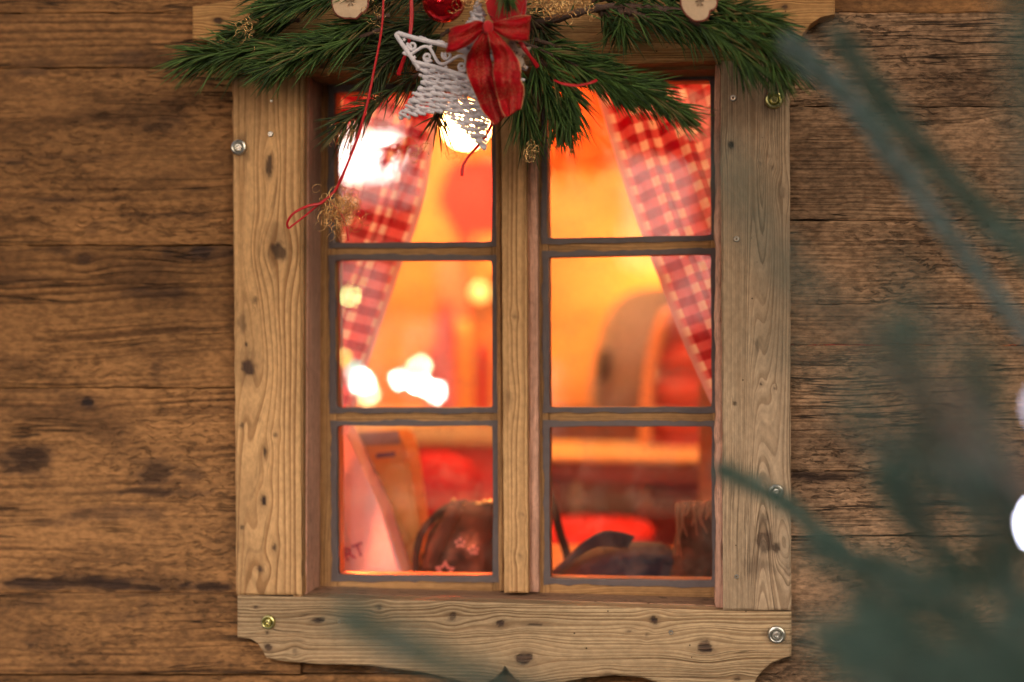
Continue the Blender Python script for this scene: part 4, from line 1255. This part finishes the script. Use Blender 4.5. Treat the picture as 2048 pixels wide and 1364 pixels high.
# ---- wicker star
M['white_willow'] = plain('white_washed_willow', (0.76, 0.73, 0.80), 0.75, noise=0.3, nscale=170, bump=0.0012)
YS = -0.078
star = tag(empty('wicker_star', tuple(P(925, 150, YS))), 'white wicker star with a scrollwork band hanging in the garland', 'star ornament')
outline = np.array([(957, 0), (988, 98), (1064, 160), (986, 208), (968, 298), (888, 224), (797, 236), (848, 160), (796, 66), (912, 90)], float)
ang = math.atan2(37, 135)
ca_, sa_ = math.cos(ang), math.sin(ang)


def loc2px(s, n):          # s along the rows, n downwards across them, from the left tip
    return 796 + s * ca_ - n * sa_, 66 + s * sa_ + n * ca_


ol = np.array([((x - 796) * ca_ + (y - 66) * sa_, -(x - 796) * sa_ + (y - 66) * ca_) for x, y in outline])
rng = random.Random(11)


def row_spans(nv):
    xs = []
    for k in range(len(ol)):
        (s0, n0), (s1, n1) = ol[k], ol[(k + 1) % len(ol)]
        if (n0 <= nv) != (n1 <= nv):
            xs.append(s0 + (nv - n0) / (n1 - n0) * (s1 - s0))
    xs.sort()
    return list(zip(xs[::2], xs[1::2]))


nmin, nmax = ol[:, 1].min(), ol[:, 1].max()
nv = nmin + 3
row = 0
while nv < nmax - 1:
    if not (-2 < nv < 46):
        for (s0, s1) in row_spans(nv):
            s0 -= rng.uniform(0, 5); s1 += rng.uniform(0, 5)
            if s1 - s0 < 5: continue
            m_ = max(6, int((s1 - s0) / 2.5))
            ss = np.linspace(s0, s1, m_)
            ph = rng.uniform(0, 6)
            nn_ = nv + 1.0 * np.sin(ss * 0.12 + ph) + 3.0 * fbm(ss * 0.07, row * 1.7, 5, 3)
            xx, yy = loc2px(ss, nn_)
            dep = YS + 0.0018 * np.sin(ss * 0.16 + (row % 2) * PI) + 0.0008 * fbm(ss * 0.2, row * 2.2, 8)
            rr = (0.0018 + 0.0016 * fbm(ss * 0.3, row * 3.1, 9, 3)) * np.where((np.arange(m_) == 0) | (np.arange(m_) == m_ - 1), 0.55, 1.0)
            tube('willow_strand', P(xx, yy, dep), rr, M['white_willow'], star, sides=7)
    nv += 6.3 + rng.uniform(-0.6, 0.9)
    row += 1
# ribs behind the weave
for a_, b_ in (((957, 20), (925, 150)), ((1050, 160), (925, 150)), ((964, 285), (915, 150)), ((808, 228), (925, 140))):
    tube('rib', catmull(P([a_[0], (a_[0] + b_[0]) / 2, b_[0]], [a_[1], (a_[1] + b_[1]) / 2, b_[1]], YS + 0.004), 10), 0.0016, M['white_willow'], star, sides=6)
# cut-out band with scrolls
for (n0, s0, s1, r_) in ((0, 0, 268, 0.0024), (47, 46, 262, 0.0024)):
    ss = np.linspace(s0, s1, 40)
    tube('band_rail', P(*loc2px(ss, n0 + 0.8 * np.sin(ss * 0.05)), YS - 0.002), r_, M['white_willow'], star, sides=8)
tube('band_rail', catmull(P(*loc2px(np.array([2, -2, 2, 22, 46, 60]), np.array([0, 4, 9, 26, 46, 58])), YS - 0.002), 30), 0.0022, M['white_willow'], star, sides=8)
for k in range(6):
    s0 = 34 + k * 36
    upc = k % 2 == 0
    cy = 17 if upc else 31
    th = np.linspace(0, 1, 40)
    rr = 9.5 * (1 - th) + 2.2 * th
    a0_ = (PI * 0.9 if upc else -PI * 0.1)
    an = a0_ - th * 2 * PI * 1.35 * (-1 if upc else 1)
    sx = s0 + rr * np.cos(an); sy = cy - rr * np.sin(an)
    tube('scroll', P(*loc2px(sx, sy), YS - 0.0015), np.linspace(0.0016, 0.0011, 40), M['white_willow'], star, sides=7)
ss = np.linspace(20, 250, 90)
tube('scroll', P(*loc2px(ss, 24 + 13 * np.sin((ss - 34) / 72 * 2 * PI + PI / 2 + 0.6)), YS - 0.0012), 0.0016, M['white_willow'], star, sides=7)
for (s_, n_) in ((15, 9), (44, 38), (70, 8), (110, 40), (140, 8)):
    x, y = loc2px(s_, n_)
    flat_px('tiny_star', star_poly(x, y, 4.6, 2.0, 0.3), YS - 0.0022, 0.002, M['white_willow'], star)

# ---- bauble, felt ornament, birch star, apple slices
g = G('red_glass_bauble')
n_ = g.noise(g.pos(), 160.0, 2.0)
g.bump(n_, 0.0012, 0.35)
M['bauble'] = g.bsdf(Base_Color=(0.65, 0.01, 0.02), Metallic=0.85, Roughness=0.12)
c = P(888, 2, -0.085)
ba = tag(empty('christmas_bauble', tuple(c)), 'shiny red glass bauble at the top of the garland', 'bauble')
bm = bmesh.new(); bmesh.ops.create_uvsphere(bm, u_segments=40, v_segments=24, radius=0.0205); bmesh.ops.translate(bm, verts=bm.verts, vec=c)
from_bm('glass_ball', bm, M['bauble'], ba)
tube('cap', [c + [0, 0, 0.0195], c + [0, 0, 0.0225], c + [0, 0, 0.026]], [0.006, 0.006, 0.0052], M['gold_trim'], ba, sides=16)
M['felt'] = plain('red_felt', (0.50, 0.012, 0.018), 0.95, noise=0.25, nscale=400, bump=0.0008, sheen=0.3)
felt = extrude_px('felt_ornament', [(966, -30), (970, 0), (975, 24), (983, 44), (996, 56), (1014, 62), (1034, 58), (1046, 46), (1051, 24), (1051, -4), (1046, -40), (1005, -52)], -0.094, -0.082, M['felt'], None, bevel=0.004)
tag(felt, 'deep red felt ornament above the ribbon bow', 'felt ornament')
g = G('birch_bark')
n_ = g.noise(g.pos(), 260.0, 4.0, 0.7)
M['birch'] = g.bsdf(Base_Color=g.mix(g.ramp(n_, 0.52, 0.58), (0.55, 0.42, 0.34), (0.06, 0.03, 0.025)), Roughness=0.8)
bs = extrude_px('birch_star', star_poly(1027, 110, 40, 17, 1.13), -0.088, -0.084, M['birch'], None, bevel=0.0006)
tag(bs, 'small birch bark star peeping out behind the ribbon bow', 'star ornament')
M['apple_flesh'] = plain('dried_apple', (0.62, 0.45, 0.30), 0.8, noise=0.18, nscale=120, bump=0.001)
M['apple_skin'] = plain('dried_apple_skin', (0.30, 0.08, 0.06), 0.7)
rng = random.Random(3)


def apple_slice(cx, cy, r, notch, label, seed):
    pl = []
    for k in range(40):
        a = k / 40 * 2 * PI
        rr = r * (1 + 0.26 * float(fbm(math.cos(a) * 1.5 + 3, math.sin(a) * 1.5 + 3, seed, 2)))
        if notch is not None:
            dd = abs((a - notch + PI) % (2 * PI) - PI)
            rr *= 1 - 0.30 * math.exp(-(dd / 0.30) ** 2)
        pl.append((cx + rr * math.cos(a), cy + rr * 0.94 * math.sin(a)))
    Y = -0.072
    root = tag(empty('apple_slice', tuple(P(cx, cy, Y))), label, 'apple slice', 'dried apple slices in the garland')
    A_ = P(*np.array(pl).T, Y); n = len(pl)
    cen = P(cx, cy, Y)
    rings = []
    for q, dy in ((0.0, 0.0006), (0.35, 0.0004), (0.7, -0.0003), (0.97, 0.0)):
        R0 = cen + (A_ - cen) * max(q, 0.02); R0 = R0.copy()
        R0[:, 1] += dy + 0.0016 * fbm(np.cos(np.arange(n) / n * 6.28) * 2 * q + 5, np.sin(np.arange(n) / n * 6.28) * 2 * q + 5, seed + 2, 2)
        rings.append(R0)
    V = np.vstack(rings)
    i = np.arange(3)[:, None] * n; j = np.arange(n)[None, :]; j2 = (j + 1) % n
    F = np.stack([i + j, i + j2, i + n + j2, i + n + j], -1).reshape(-1, 4).tolist() + [list(range(n))]
    o = mesh_np('flesh', V, F, M['apple_flesh'], root)
    sk = tube('skin', np.vstack([rings[-1] + [0, 0.0022, 0], (rings[-1] + [0, 0.0022, 0])[:1]]), 0.0015, M['apple_skin'], root, sides=7)
    parts = []
    for k in range(5):
        a = k / 5 * 2 * PI + 0.4
        p0 = cen + np.array([math.cos(a) * 0.0015, -0.0006, math.sin(a) * 0.0015]); p1 = cen + np.array([math.cos(a) * 0.0048, -0.0008, math.sin(a) * 0.0048])
        parts.append(tube_arr([p0, (p0 + p1) / 2, p1], [0.0003, 0.0007, 0.0002], 5))
    V, F = merge(parts)
    mesh_np('core_mark', V, F, plain('apple_core', (0.25, 0.15, 0.09), 0.8), root)
    return root


apple_slice(701, 4, 36, None, 'dried apple slice among the pine needles left of the bauble', 3)
apple_slice(1400, 4, 36, 0.75, 'dried apple slice with a notch on the thick branch at the right', 8)

# ---- ribbon bow
g = G('gold_thread_ribbon')
sp = g.node('ShaderNodeSeparateXYZ', {0: g.attr('cloth').outputs['Vector']})
s_, t_, v_ = sp.outputs


def lines(x, per, lo):
    return g.ramp(g.math('ABSOLUTE', g.math('SUBTRACT', g.math('FRACT', g.math('DIVIDE', x, per)), 0.5)), lo, lo + 0.08)


weave = g.math('MULTIPLY', g.ramp(g.noise(g.comb(g.math('MULTIPLY', s_, 1300.0), g.math('MULTIPLY', t_, 250.0), 0.0), 1.0, 1.0), 0.4, 0.6, 0.75, 1.2), 1.0)
gA = g.math('MULTIPLY', lines(s_, 0.0014, 0.36), g.math('GREATER_THAN', g.math('FRACT', g.math('DIVIDE', s_, 0.026)), 0.62))
gB = g.math('MULTIPLY', lines(t_, 0.0014, 0.36), g.math('LESS_THAN', g.math('ABSOLUTE', t_), 0.0052))
edge_ = g.math('GREATER_THAN', g.math('ABSOLUTE', v_), 0.475)
spk = g.ramp(g.noise(g.comb(g.math('MULTIPLY', s_, 900.0), g.math('MULTIPLY', t_, 900.0), 2.0), 1.0, 1.0), 0.45, 0.6)
gold = g.math('MULTIPLY', g.math('MAXIMUM', gA, gB, clamp=True), spk, clamp=True)
gold = g.math('MAXIMUM', g.math('MULTIPLY', gold, 0.6), g.math('MULTIPLY', edge_, 0.7), clamp=True)
red = g.mix(1.0, (0.46, 0.004, 0.010), g.comb(weave, weave, weave), 'MULTIPLY')
g.bsdf(Base_Color=g.mix(gold, red, (0.85, 0.58, 0.30)), Metallic=g.math('MULTIPLY', gold, 0.7), Roughness=0.5, Specular_IOR_Level=0.2)
tl_ = g.node('ShaderNodeBsdfTranslucent', {'Color': red})
mx = g.node('ShaderNodeMixShader', {0: 0.18, 1: g.b.outputs[0], 2: tl_.outputs[0]})
g.t.links.new(mx.outputs[0], g.out.inputs[0])
M['ribbon'] = g.m

YB = -0.105
bow = tag(empty('ribbon_bow', tuple(P(976, 54, YB))), 'red ribbon bow with gold threads over the wicker star', 'bow')


def px_strip(name, pts, wd, widths, n=46):
    pa = np.array(pts, float)
    path = catmull(P(pa[:, 0], pa[:, 1], pa[:, 2]), n)
    W_ = catmull(np.array([(w, 0, 0) for w in widths], float), n)[:, 0]
    D_ = catmull(np.array(wd, float), n)
    return strip(path, D_, W_, M['ribbon'], name, bow, thick=0.0004, m=21, ruffle=0.0022)


mm = 0.0005
px_strip('loop', [(973, 52, YB), (948, 64, YB - 0.012), (918, 76, YB - 0.016), (897, 80, YB - 0.006), (905, 78, YB + 0.008), (940, 66, YB + 0.012), (972, 56, YB + 0.006)],
         [(0.3, 0, 1), (0.4, 0.1, 1), (0.25, 0.25, 1), (0.1, 0.3, 1), (0, 0.1, 1), (0.1, 0, 1), (0, 0, 1)], [8 * mm, 44 * mm, 58 * mm, 56 * mm, 48 * mm, 32 * mm, 8 * mm])
px_strip('loop', [(980, 52, YB), (1005, 58, YB - 0.010), (1036, 60, YB - 0.012), (1059, 54, YB - 0.002), (1048, 52, YB + 0.006), (1010, 54, YB + 0.008), (980, 56, YB + 0.006)],
         [(-0.3, 0, 1), (-0.3, 0.1, 1), (-0.25, 0.3, 1), (0.0, 0.2, 1), (0, 0.1, 1), (-0.1, 0, 1), (0, 0, 1)], [8 * mm, 34 * mm, 50 * mm, 54 * mm, 46 * mm, 30 * mm, 8 * mm])
px_strip('tail', [(974, 56, YB + 0.001), (962, 84, YB - 0.004), (957, 118, YB + 0.006), (964, 160, YB - 0.001), (982, 200, YB + 0.006), (1000, 242, YB + 0.001)],
         [(1, 0, 0.25), (1, 0.25, 0.3), (1, -0.15, 0.1), (1, 0.35, 0.15), (1, 0.0, 0.35), (1, 0.4, 0.8)], [8 * mm, 34 * mm, 50 * mm, 50 * mm, 46 * mm, 30 * mm])
px_strip('tail', [(978, 56, YB - 0.002), (996, 84, YB - 0.014), (1011, 118, YB - 0.010), (1014, 158, YB - 0.018), (1024, 192, YB - 0.010), (1026, 226, YB - 0.012)],
         [(1, 0, -0.1), (1, 0.3, -0.2), (1, -0.3, -0.05), (1, 0.4, 0.1), (1, -0.1, 0.4), (1, 0.4, 0.6)], [8 * mm, 36 * mm, 50 * mm, 54 * mm, 52 * mm, 36 * mm])
bm = bmesh.new(); bmesh.ops.create_uvsphere(bm, u_segments=16, v_segments=10, radius=0.006)
for v in bm.verts: v.co = Vector((v.co.x * 0.9, v.co.y * 0.8, v.co.z * 1.1)) + Vector(P(976, 55, YB - 0.004))
kn_ = from_bm('knot', bm, M['felt'], bow)

# ---- narrow red ribbons
M['red_string'] = plain('red_satin', (0.55, 0.012, 0.02), 0.35, noise=0.1, nscale=200)


def string(label, pts, w=0.0022, n=60):
    pa = np.array(pts, float)
    path = catmull(P(pa[:, 0], pa[:, 1], pa[:, 2]), n)
    o = tube('red_ribbon', path, w * (0.8 + 0.35 * np.sin(np.linspace(0, 5, n)) ** 2) * 0.5 * 1.25, M['red_string'], None, sides=8, flat=0.3)
    return tag(o, label, 'ribbon', 'narrow red ribbons in the garland')


string('long narrow red ribbon hanging past the left pane to a looped end', [(768, -20, -0.075), (763, 60, -0.072), (748, 140, -0.068), (735, 205, -0.065), (715, 275, -0.06), (692, 335, -0.055), (672, 378, -0.05), (655, 396, -0.05), (638, 408, -0.05),
       (612, 430, -0.052), (586, 450, -0.054), (577, 456, -0.055), (575, 444, -0.058), (588, 426, -0.060), (616, 412, -0.058), (640, 407, -0.053), (652, 398, -0.052)], 0.0020, 110)
string('short red ribbon tail below the gold curls on the left pane', [(660, 402, -0.048), (680, 424, -0.05), (692, 450, -0.05), (697, 482, -0.05)], 0.0016)
string('straight red ribbon left of the wicker star', [(822, -20, -0.07), (823, 40, -0.07), (815, 95, -0.07), (796, 150, -0.06)], 0.0030)
string('curved red ribbon tail below the tip of the wicker star', [(988, 236, -0.085), (978, 262, -0.08), (958, 290, -0.075), (938, 312, -0.07), (926, 332, -0.07), (924, 352, -0.07)], 0.0024)
string('red ribbon running off behind the small birch bark star', [(1036, 76, -0.095), (1048, 96, -0.095), (1062, 115, -0.088), (1076, 134, -0.078)], 0.0032)
string('thin red ribbon lying on the right hand pine bough', [(1108, 160, -0.085), (1128, 168, -0.09), (1155, 171, -0.09), (1180, 166, -0.09), (1194, 160, -0.085)], 0.0020)

# ---- gold wire curls
M['gold_wire'] = plain('gold_wire', (0.85, 0.55, 0.24), 0.22, metal=1.0)


def curls(label, cx, cy, sx, sy, count, Y, seed, rmin=4, rmax=16, wire=0.00022):
    r = np.random.RandomState(seed)
    parts = []
    for k in range(count):
        ox, oy = r.normal(0, 1, 2)
        c = P(cx + ox * sx, cy + oy * sy, Y + r.uniform(-0.010, 0.010))
        R_ = r.uniform(rmin, rmax) * mm
        a0 = r.rand() * 6.28; sp_ = r.uniform(2.0, 8.5)
        th = np.linspace(a0, a0 + sp_, 26)
        nrm = r.normal(0, 1, 3); nrm[1] += 1.5 * np.sign(nrm[1]); nrm /= np.linalg.norm(nrm)
        u = np.cross(nrm, [0.3, 0.1, 1]); u /= np.linalg.norm(u); v = np.cross(nrm, u)
        gr_ = np.linspace(1, r.uniform(0.7, 1.3), 26)[:, None]
        pts = c + (u * np.cos(th)[:, None] + v * np.sin(th)[:, None]) * R_ * gr_ + nrm * np.linspace(0, R_ * 0.8, 26)[:, None]
        parts.append(tube_arr(pts, wire, 5))
    V, F = merge(parts)
    o = mesh_np('gold_wire_curls', V, F, M['gold_wire'])
    tag(o, label, 'tinsel', 'gold wire curls in the garland')
    return o


curls('tangle of gold wire curls tied to the long red ribbon on the left pane', 682, 420, 17, 20, 150, -0.048, 1, 4, 17)
curls('gold wire curls glinting at the left end of the garland', 500, 58, 14, 14, 16, -0.062, 2, 5, 16)
curls('thick bunch of gold wire curls on the brown branch at the top', 1112, 10, 38, 12, 60, -0.062, 3, 6, 15, 0.0003)
curls('gold wire curl hanging by the middle post under the pine tuft', 1066, 303, 6, 10, 12, -0.065, 4, 6, 14)
curls('gold wire curls on the dark twig above the left pane', 700, 275, 13, 16, 40, -0.045, 5, 4, 12)
curls('loose gold wire curls below the wicker star', 845, 300, 42, 12, 20, -0.045, 6, 5, 15)
curls('few gold wire curls beside the red bauble', 935, -2, 16, 6, 22, -0.10, 7, 5, 13, 0.0003)
curls('gold wire curls among needles right of the apple slice', 752, 20, 9, 16, 14, -0.07, 9, 4, 12)

# ================================================================== CHRISTMAS TREE IN FRONT, right
trunk_c = PD(2900, 682, 0.72)
tree = tag(empty('christmas_tree', (trunk_c[0], trunk_c[1], Z_GROUND)), 'out of focus blue green fir tree close by on the right', 'fir tree')
tr_pts = np.array([[trunk_c[0] + 0.004 * math.sin(k), trunk_c[1] + 0.004 * math.cos(k * 1.3), Z_GROUND + k * 0.24] for k in range(11)])
tube('trunk', catmull(tr_pts, 50), np.linspace(0.05, 0.008, 50), M['bark'], tree, sides=14)


def fir_branch(pts, seed, twigs=(), dens=260, ln=0.013, wd=0.0011, stem=0.0022, spread=0.75, mat='fir'):
    pa = np.array(pts, float)
    main = catmull(PD(pa[:, 0], pa[:, 1], pa[:, 2]), 50)
    # root the branch in the trunk
    z0 = main[0, 2] - 0.06
    root = np.array([trunk_c[0], trunk_c[1], z0])
    k = np.linspace(0, 1, 16)[:-1, None]
    main = np.vstack([root * (1 - k) + main[0] * k, main])
    br = tube('branch', main, np.linspace(stem * 2.2, stem * 0.5, len(main)), M['bark'], tree, sides=7)
    Vs, Fs, Rs, o = [], [], [], 0
    stems = [main[8:]]
    for tw in twigs:
        ta = np.array(tw, float)
        st = catmull(PD(ta[:, 0], ta[:, 1], ta[:, 2]), 24)
        j = int(np.argmin(np.linalg.norm(main - st[0], axis=1)))
        st = np.vstack([main[j] * (1 - q) + st[0] * q for q in np.linspace(0, 1, 6)[:-1]] + [st])
        tube('twig', st, np.linspace(stem, stem * 0.4, len(st)), M['bark'], br, sides=6)
        stems.append(st)
    for q, st in enumerate(stems):
        L_ = np.linalg.norm(np.diff(st, axis=0), axis=1).sum()
        V, F, R_ = needles_arr(st, int(L_ * dens * 10), ln, spread, seed * 97 + q, 0.05, wd, t0=0.0, tuft=0.05, seg=2)
        Vs.append(V); Fs.append(F + o); Rs.append(R_); o += len(V)
    nd = mesh_np('needles', np.vstack(Vs), np.vstack(Fs), M[mat], br, {'rnd': np.concatenate(Rs)})
    nd['kind'] = 'stuff'


fir_branch([(2300, 1000, 0.80), (2130, 770, 0.82), (2010, 615, 0.84), (1900, 470, 0.85), (1780, 310, 0.86), (1690, 190, 0.86), (1590, 95, 0.86)], 1, dens=620, ln=0.010, mat='fir_lit')
fir_branch([(2300, 800, 0.74), (2100, 560, 0.75), (1960, 420, 0.76), (1820, 270, 0.76), (1690, 90, 0.76)], 2, dens=560, ln=0.012)
fir_branch([(2300, 1520, 0.80), (2050, 1330, 0.82), (1800, 1180, 0.85), (1660, 1080, 0.87), (1560, 1000, 0.88), (1455, 945, 0.89)], 3, dens=600, ln=0.009)
fir_branch([(2300, 1150, 0.50), (2060, 960, 0.50), (1880, 800, 0.50), (1700, 650, 0.50), (1560, 520, 0.50), (1460, 350, 0.50)], 4,
           [[(1850, 790, 0.5), (1720, 760, 0.5), (1560, 690, 0.5)], [(1960, 880, 0.5), (1900, 700, 0.5), (1800, 560, 0.5)], [(1980, 900, 0.5), (1880, 900, 0.5), (1740, 860, 0.5)]], dens=110, ln=0.010)
fir_branch([(2300, 1250, 0.55), (2080, 1080, 0.58), (1950, 960, 0.60), (1860, 840, 0.55), (1800, 680, 0.55)], 5,
           [[(1980, 990, 0.55), (1880, 980, 0.55), (1790, 930, 0.55)], [(2050, 1050, 0.55), (2000, 900, 0.55), (1960, 740, 0.55)], [(1900, 900, 0.55), (1840, 900, 0.55), (1720, 840, 0.55)]], dens=380)
fir_branch([(2350, 1500, 0.58), (2100, 1340, 0.58), (1950, 1260, 0.58), (1800, 1180, 0.58), (1660, 1110, 0.58)], 6,
           [[(2000, 1290, 0.58), (1900, 1330, 0.58), (1760, 1330, 0.58)], [(1950, 1260, 0.58), (1900, 1150, 0.58), (1850, 1040, 0.58)], [(1860, 1210, 0.58), (1760, 1250, 0.58), (1640, 1260, 0.58)],
            [(2060, 1320, 0.58), (2040, 1200, 0.58), (2020, 1090, 0.58)]], dens=420)
fir_branch([(2300, 1750, 0.60), (2000, 1620, 0.60), (1600, 1520, 0.60), (1200, 1440, 0.60), (950, 1350, 0.60), (800, 1285, 0.60), (715, 1240, 0.60)], 7, dens=360, ln=0.011)
fir_branch([(2350, 700, 0.5), (2120, 500, 0.5), (2075, 300, 0.5), (2050, 120, 0.5), (2040, -60, 0.5)], 8, dens=160)
fir_branch([(2350, 1640, 0.52), (2120, 1480, 0.52), (1980, 1400, 0.52), (1840, 1330, 0.52), (1700, 1290, 0.52)], 9,
           [[(2060, 1440, 0.52), (2040, 1360, 0.52), (2000, 1260, 0.52)], [(1960, 1390, 0.52), (1860, 1390, 0.52), (1700, 1360, 0.52)]], dens=380)


fir_branch([(2350, 1350, 0.70), (2150, 1240, 0.70), (2000, 1180, 0.70), (1860, 1090, 0.70), (1780, 980, 0.70)], 10,
           [[(2020, 1190, 0.7), (1960, 1080, 0.7), (1930, 960, 0.7)], [(1960, 1150, 0.7), (1860, 1160, 0.7), (1760, 1120, 0.7)], [(2080, 1210, 0.7), (2030, 1290, 0.7), (1930, 1340, 0.7)]], dens=330)
fir_branch([(2350, 1480, 0.72), (2150, 1400, 0.72), (1980, 1330, 0.72), (1850, 1290, 0.72), (1740, 1220, 0.72)], 11,
           [[(2000, 1340, 0.72), (1900, 1380, 0.72), (1780, 1390, 0.72)], [(1900, 1310, 0.72), (1820, 1330, 0.72), (1700, 1310, 0.72)], [(2060, 1360, 0.72), (2040, 1260, 0.72), (2010, 1140, 0.72)]], dens=330)
# ---- lights on the tree
def bulb(px, py, dep, r, strength, label, col=(0.72, 0.72, 1.0)):
    c = PD(px, py, dep)
    t = tag(empty('fairy_light', tuple(c)), label, 'fairy light', 'fairy lights on the fir tree')
    bm = bmesh.new(); bmesh.ops.create_uvsphere(bm, u_segments=14, v_segments=10, radius=r)
    for v in bm.verts: v.co = Vector((v.co.x, v.co.y, v.co.z * 1.3)) + Vector(c)
    from_bm('glow_tip', bm, emit('led_glow', col, strength), t)
    tube('socket', [c + [0, 0, -r * 1.1], c + [0.001, 0, -r * 2.4], c + [0.002, 0, -r * 4.0]], [r * 0.9, r * 0.8, r * 0.6], plain('green_socket', (0.02, 0.05, 0.03), 0.5), t, sides=8)
    tube('wire', catmull([c + [0.002, 0, -r * 4.0], c + [0.02, 0.004, -0.035], c + [0.06, 0.01, -0.03], c + [0.12, 0.02, -0.02]], 20), 0.0009, plain('green_wire', (0.02, 0.06, 0.03), 0.5), t, sides=6)
    return t


bulb(2096, 1048, 0.47, 0.0022, 120, 'bright white fairy light at the right edge of the picture')
bulb(2104, 812, 0.47, 0.0022, 9, 'dimmer fairy light just above the bright one')


# ================================================================== MARKET STALL ACROSS THE LANE (mirrored in the panes)
def RP(px, py, dist):
    """point mirrored in the panes at px, py, dist metres out from the glass"""
    h = P(px, py, Y_S + 0.0085); d = ray(px, py); d = d * np.array([1, -1, 1]); d = d / np.linalg.norm(d)
    return h + d * dist


stall = tag(empty('market_stall', (-1.6, -3.4, Z_GROUND)), 'wooden market stall with pale awning across the lane, mirrored in the panes', 'market stall')
sw = plain('stall_wood', (0.25, 0.13, 0.06), 0.8, noise=0.3, nscale=12)
for x in (-3.2, 0.75):
    for y in (-3.05, -4.2):
        box('post', (x - 0.05, y - 0.05, Z_GROUND), (x + 0.05, y + 0.05, 1.25), sw, stall)
box('counter', (-3.1, -3.5, Z_GROUND + 0.0), (0.65, -3.06, -0.55), sw, stall)
box('beam', (-3.4, -3.09, 1.2505), (0.95, -3.01, 1.34), sw, stall)
mesh_np('awning', [(-3.5, -2.75, 1.18), (1.0, -2.75, 1.18), (1.0, -4.4, 1.85), (-3.5, -4.4, 1.85), (-3.5, -2.75, 0.98), (1.0, -2.75, 0.98)],
        [[0, 1, 2, 3], [4, 5, 1, 0]], cloth_mat('pale_awning', (0.75, 0.72, 0.68), 0.4), stall, smooth=False)
box('back_panel', (-3.1, -4.3, -0.55), (0.65, -4.26, 1.2), sw, stall)
pal = cloth_mat('pale_haze_board', (0.75, 0.70, 0.66), 0.0, noise=0.5, nscale=5.0)
for (x0, x1, z0, z1) in ((-1.62, -1.15, -0.42, 0.34), (-1.10, -0.86, -0.30, 0.10), (-1.5, -1.0, 0.55, 0.95), (-0.16, 0.12, 0.30, 0.74), (0.05, 0.40, 0.05, 0.42), (-0.62, -0.40, -0.40, -0.1)):
    box('haze_board', (x0, -4.25, z0), (x1, -4.20, z1), pal, stall, bevel=0.02)  # added pale boards, mirrored as patchy haze in the panes
for x in (-1.5, -0.7, 0.15):
    cc = np.array([x, -3.75, 1.36])
    bm = bmesh.new(); bmesh.ops.create_uvsphere(bm, u_segments=16, v_segments=10, radius=0.05); bmesh.ops.translate(bm, verts=bm.verts, vec=cc)
    from_bm('stall_lamp', bm, emit('stall_lamp_glow', (1.0, 0.9, 0.8), 1100), stall)
lp = RP(738, 312, 3.0)
lan = tag(empty('stall_lantern', tuple(lp)), 'bright lantern of the market stall, mirrored white in the upper left pane', 'lantern')
box('glowing_glass', lp - [0.095, 0.05, 0.062], lp + [0.095, 0.05, 0.062], emit('lantern_glow', (1.0, 0.93, 0.85), 26), lan, bevel=0.02)
tube('hanger', [lp + [0, 0, 0.063], lp + [0, 0, 0.1], np.array([lp[0], lp[1], 1.2])], 0.006, M['dark_slot'], lan, sides=6)
for (x, y, st, cl, lab) in [(722, 768, 420, (1, 0.95, 0.85), 'white bulb mirrored at the lower edge of the left gingham curtain'),
                            (800, 762, 260, (1, 0.92, 0.8), 'leftmost bulb of the white cluster mirrored in the middle left pane'),
                            (842, 772, 500, (1, 0.96, 0.9), 'brightest bulb of the white cluster mirrored in the middle left pane'),
                            (838, 735, 140, (1, 0.85, 0.5), 'topmost cream bulb of the cluster mirrored in the middle left pane'),
                            (868, 786, 260, (1, 0.95, 0.85), 'lowest right bulb of the white cluster mirrored in the middle left pane'),
                            (735, 792, 120, (1, 0.85, 0.4), 'yellowish bulb mirrored just below the white one by the curtain'),
                            (680, 720, 70, (1, 0.8, 0.15), 'deep yellow bulb mirrored at the left edge of the middle left pane'),
                            (700, 590, 70, (0.7, 0.9, 0.3), 'greenish yellow bulb mirrored high on the left gingham curtain'),
                            (708, 752, 90, (0.1, 0.6, 0.5), 'blue green bulb mirrored low on the left gingham curtain')]:
    c = RP(x, y, 3.0)
    t = tag(empty('stall_bulb', tuple(c)), lab, 'light bulb', 'stall bulbs mirrored in the panes')
    bm = bmesh.new(); bmesh.ops.create_uvsphere(bm, u_segments=12, v_segments=8, radius=0.012); bmesh.ops.translate(bm, verts=bm.verts, vec=c)
    from_bm('bulb', bm, emit('bulb_glow', cl, st), t)
    tube('socket', [c + [0, 0, 0.010], c + [0, 0, 0.03], c + [0, 0, 0.05]], [0.008, 0.009, 0.004], M['dark_slot'], t, sides=8)
    tube('cable', [c + [0, 0, 0.05], np.array([c[0], c[1], 0.6]), np.array([c[0], c[1], 1.16])], 0.002, M['dark_slot'], t, sides=5)
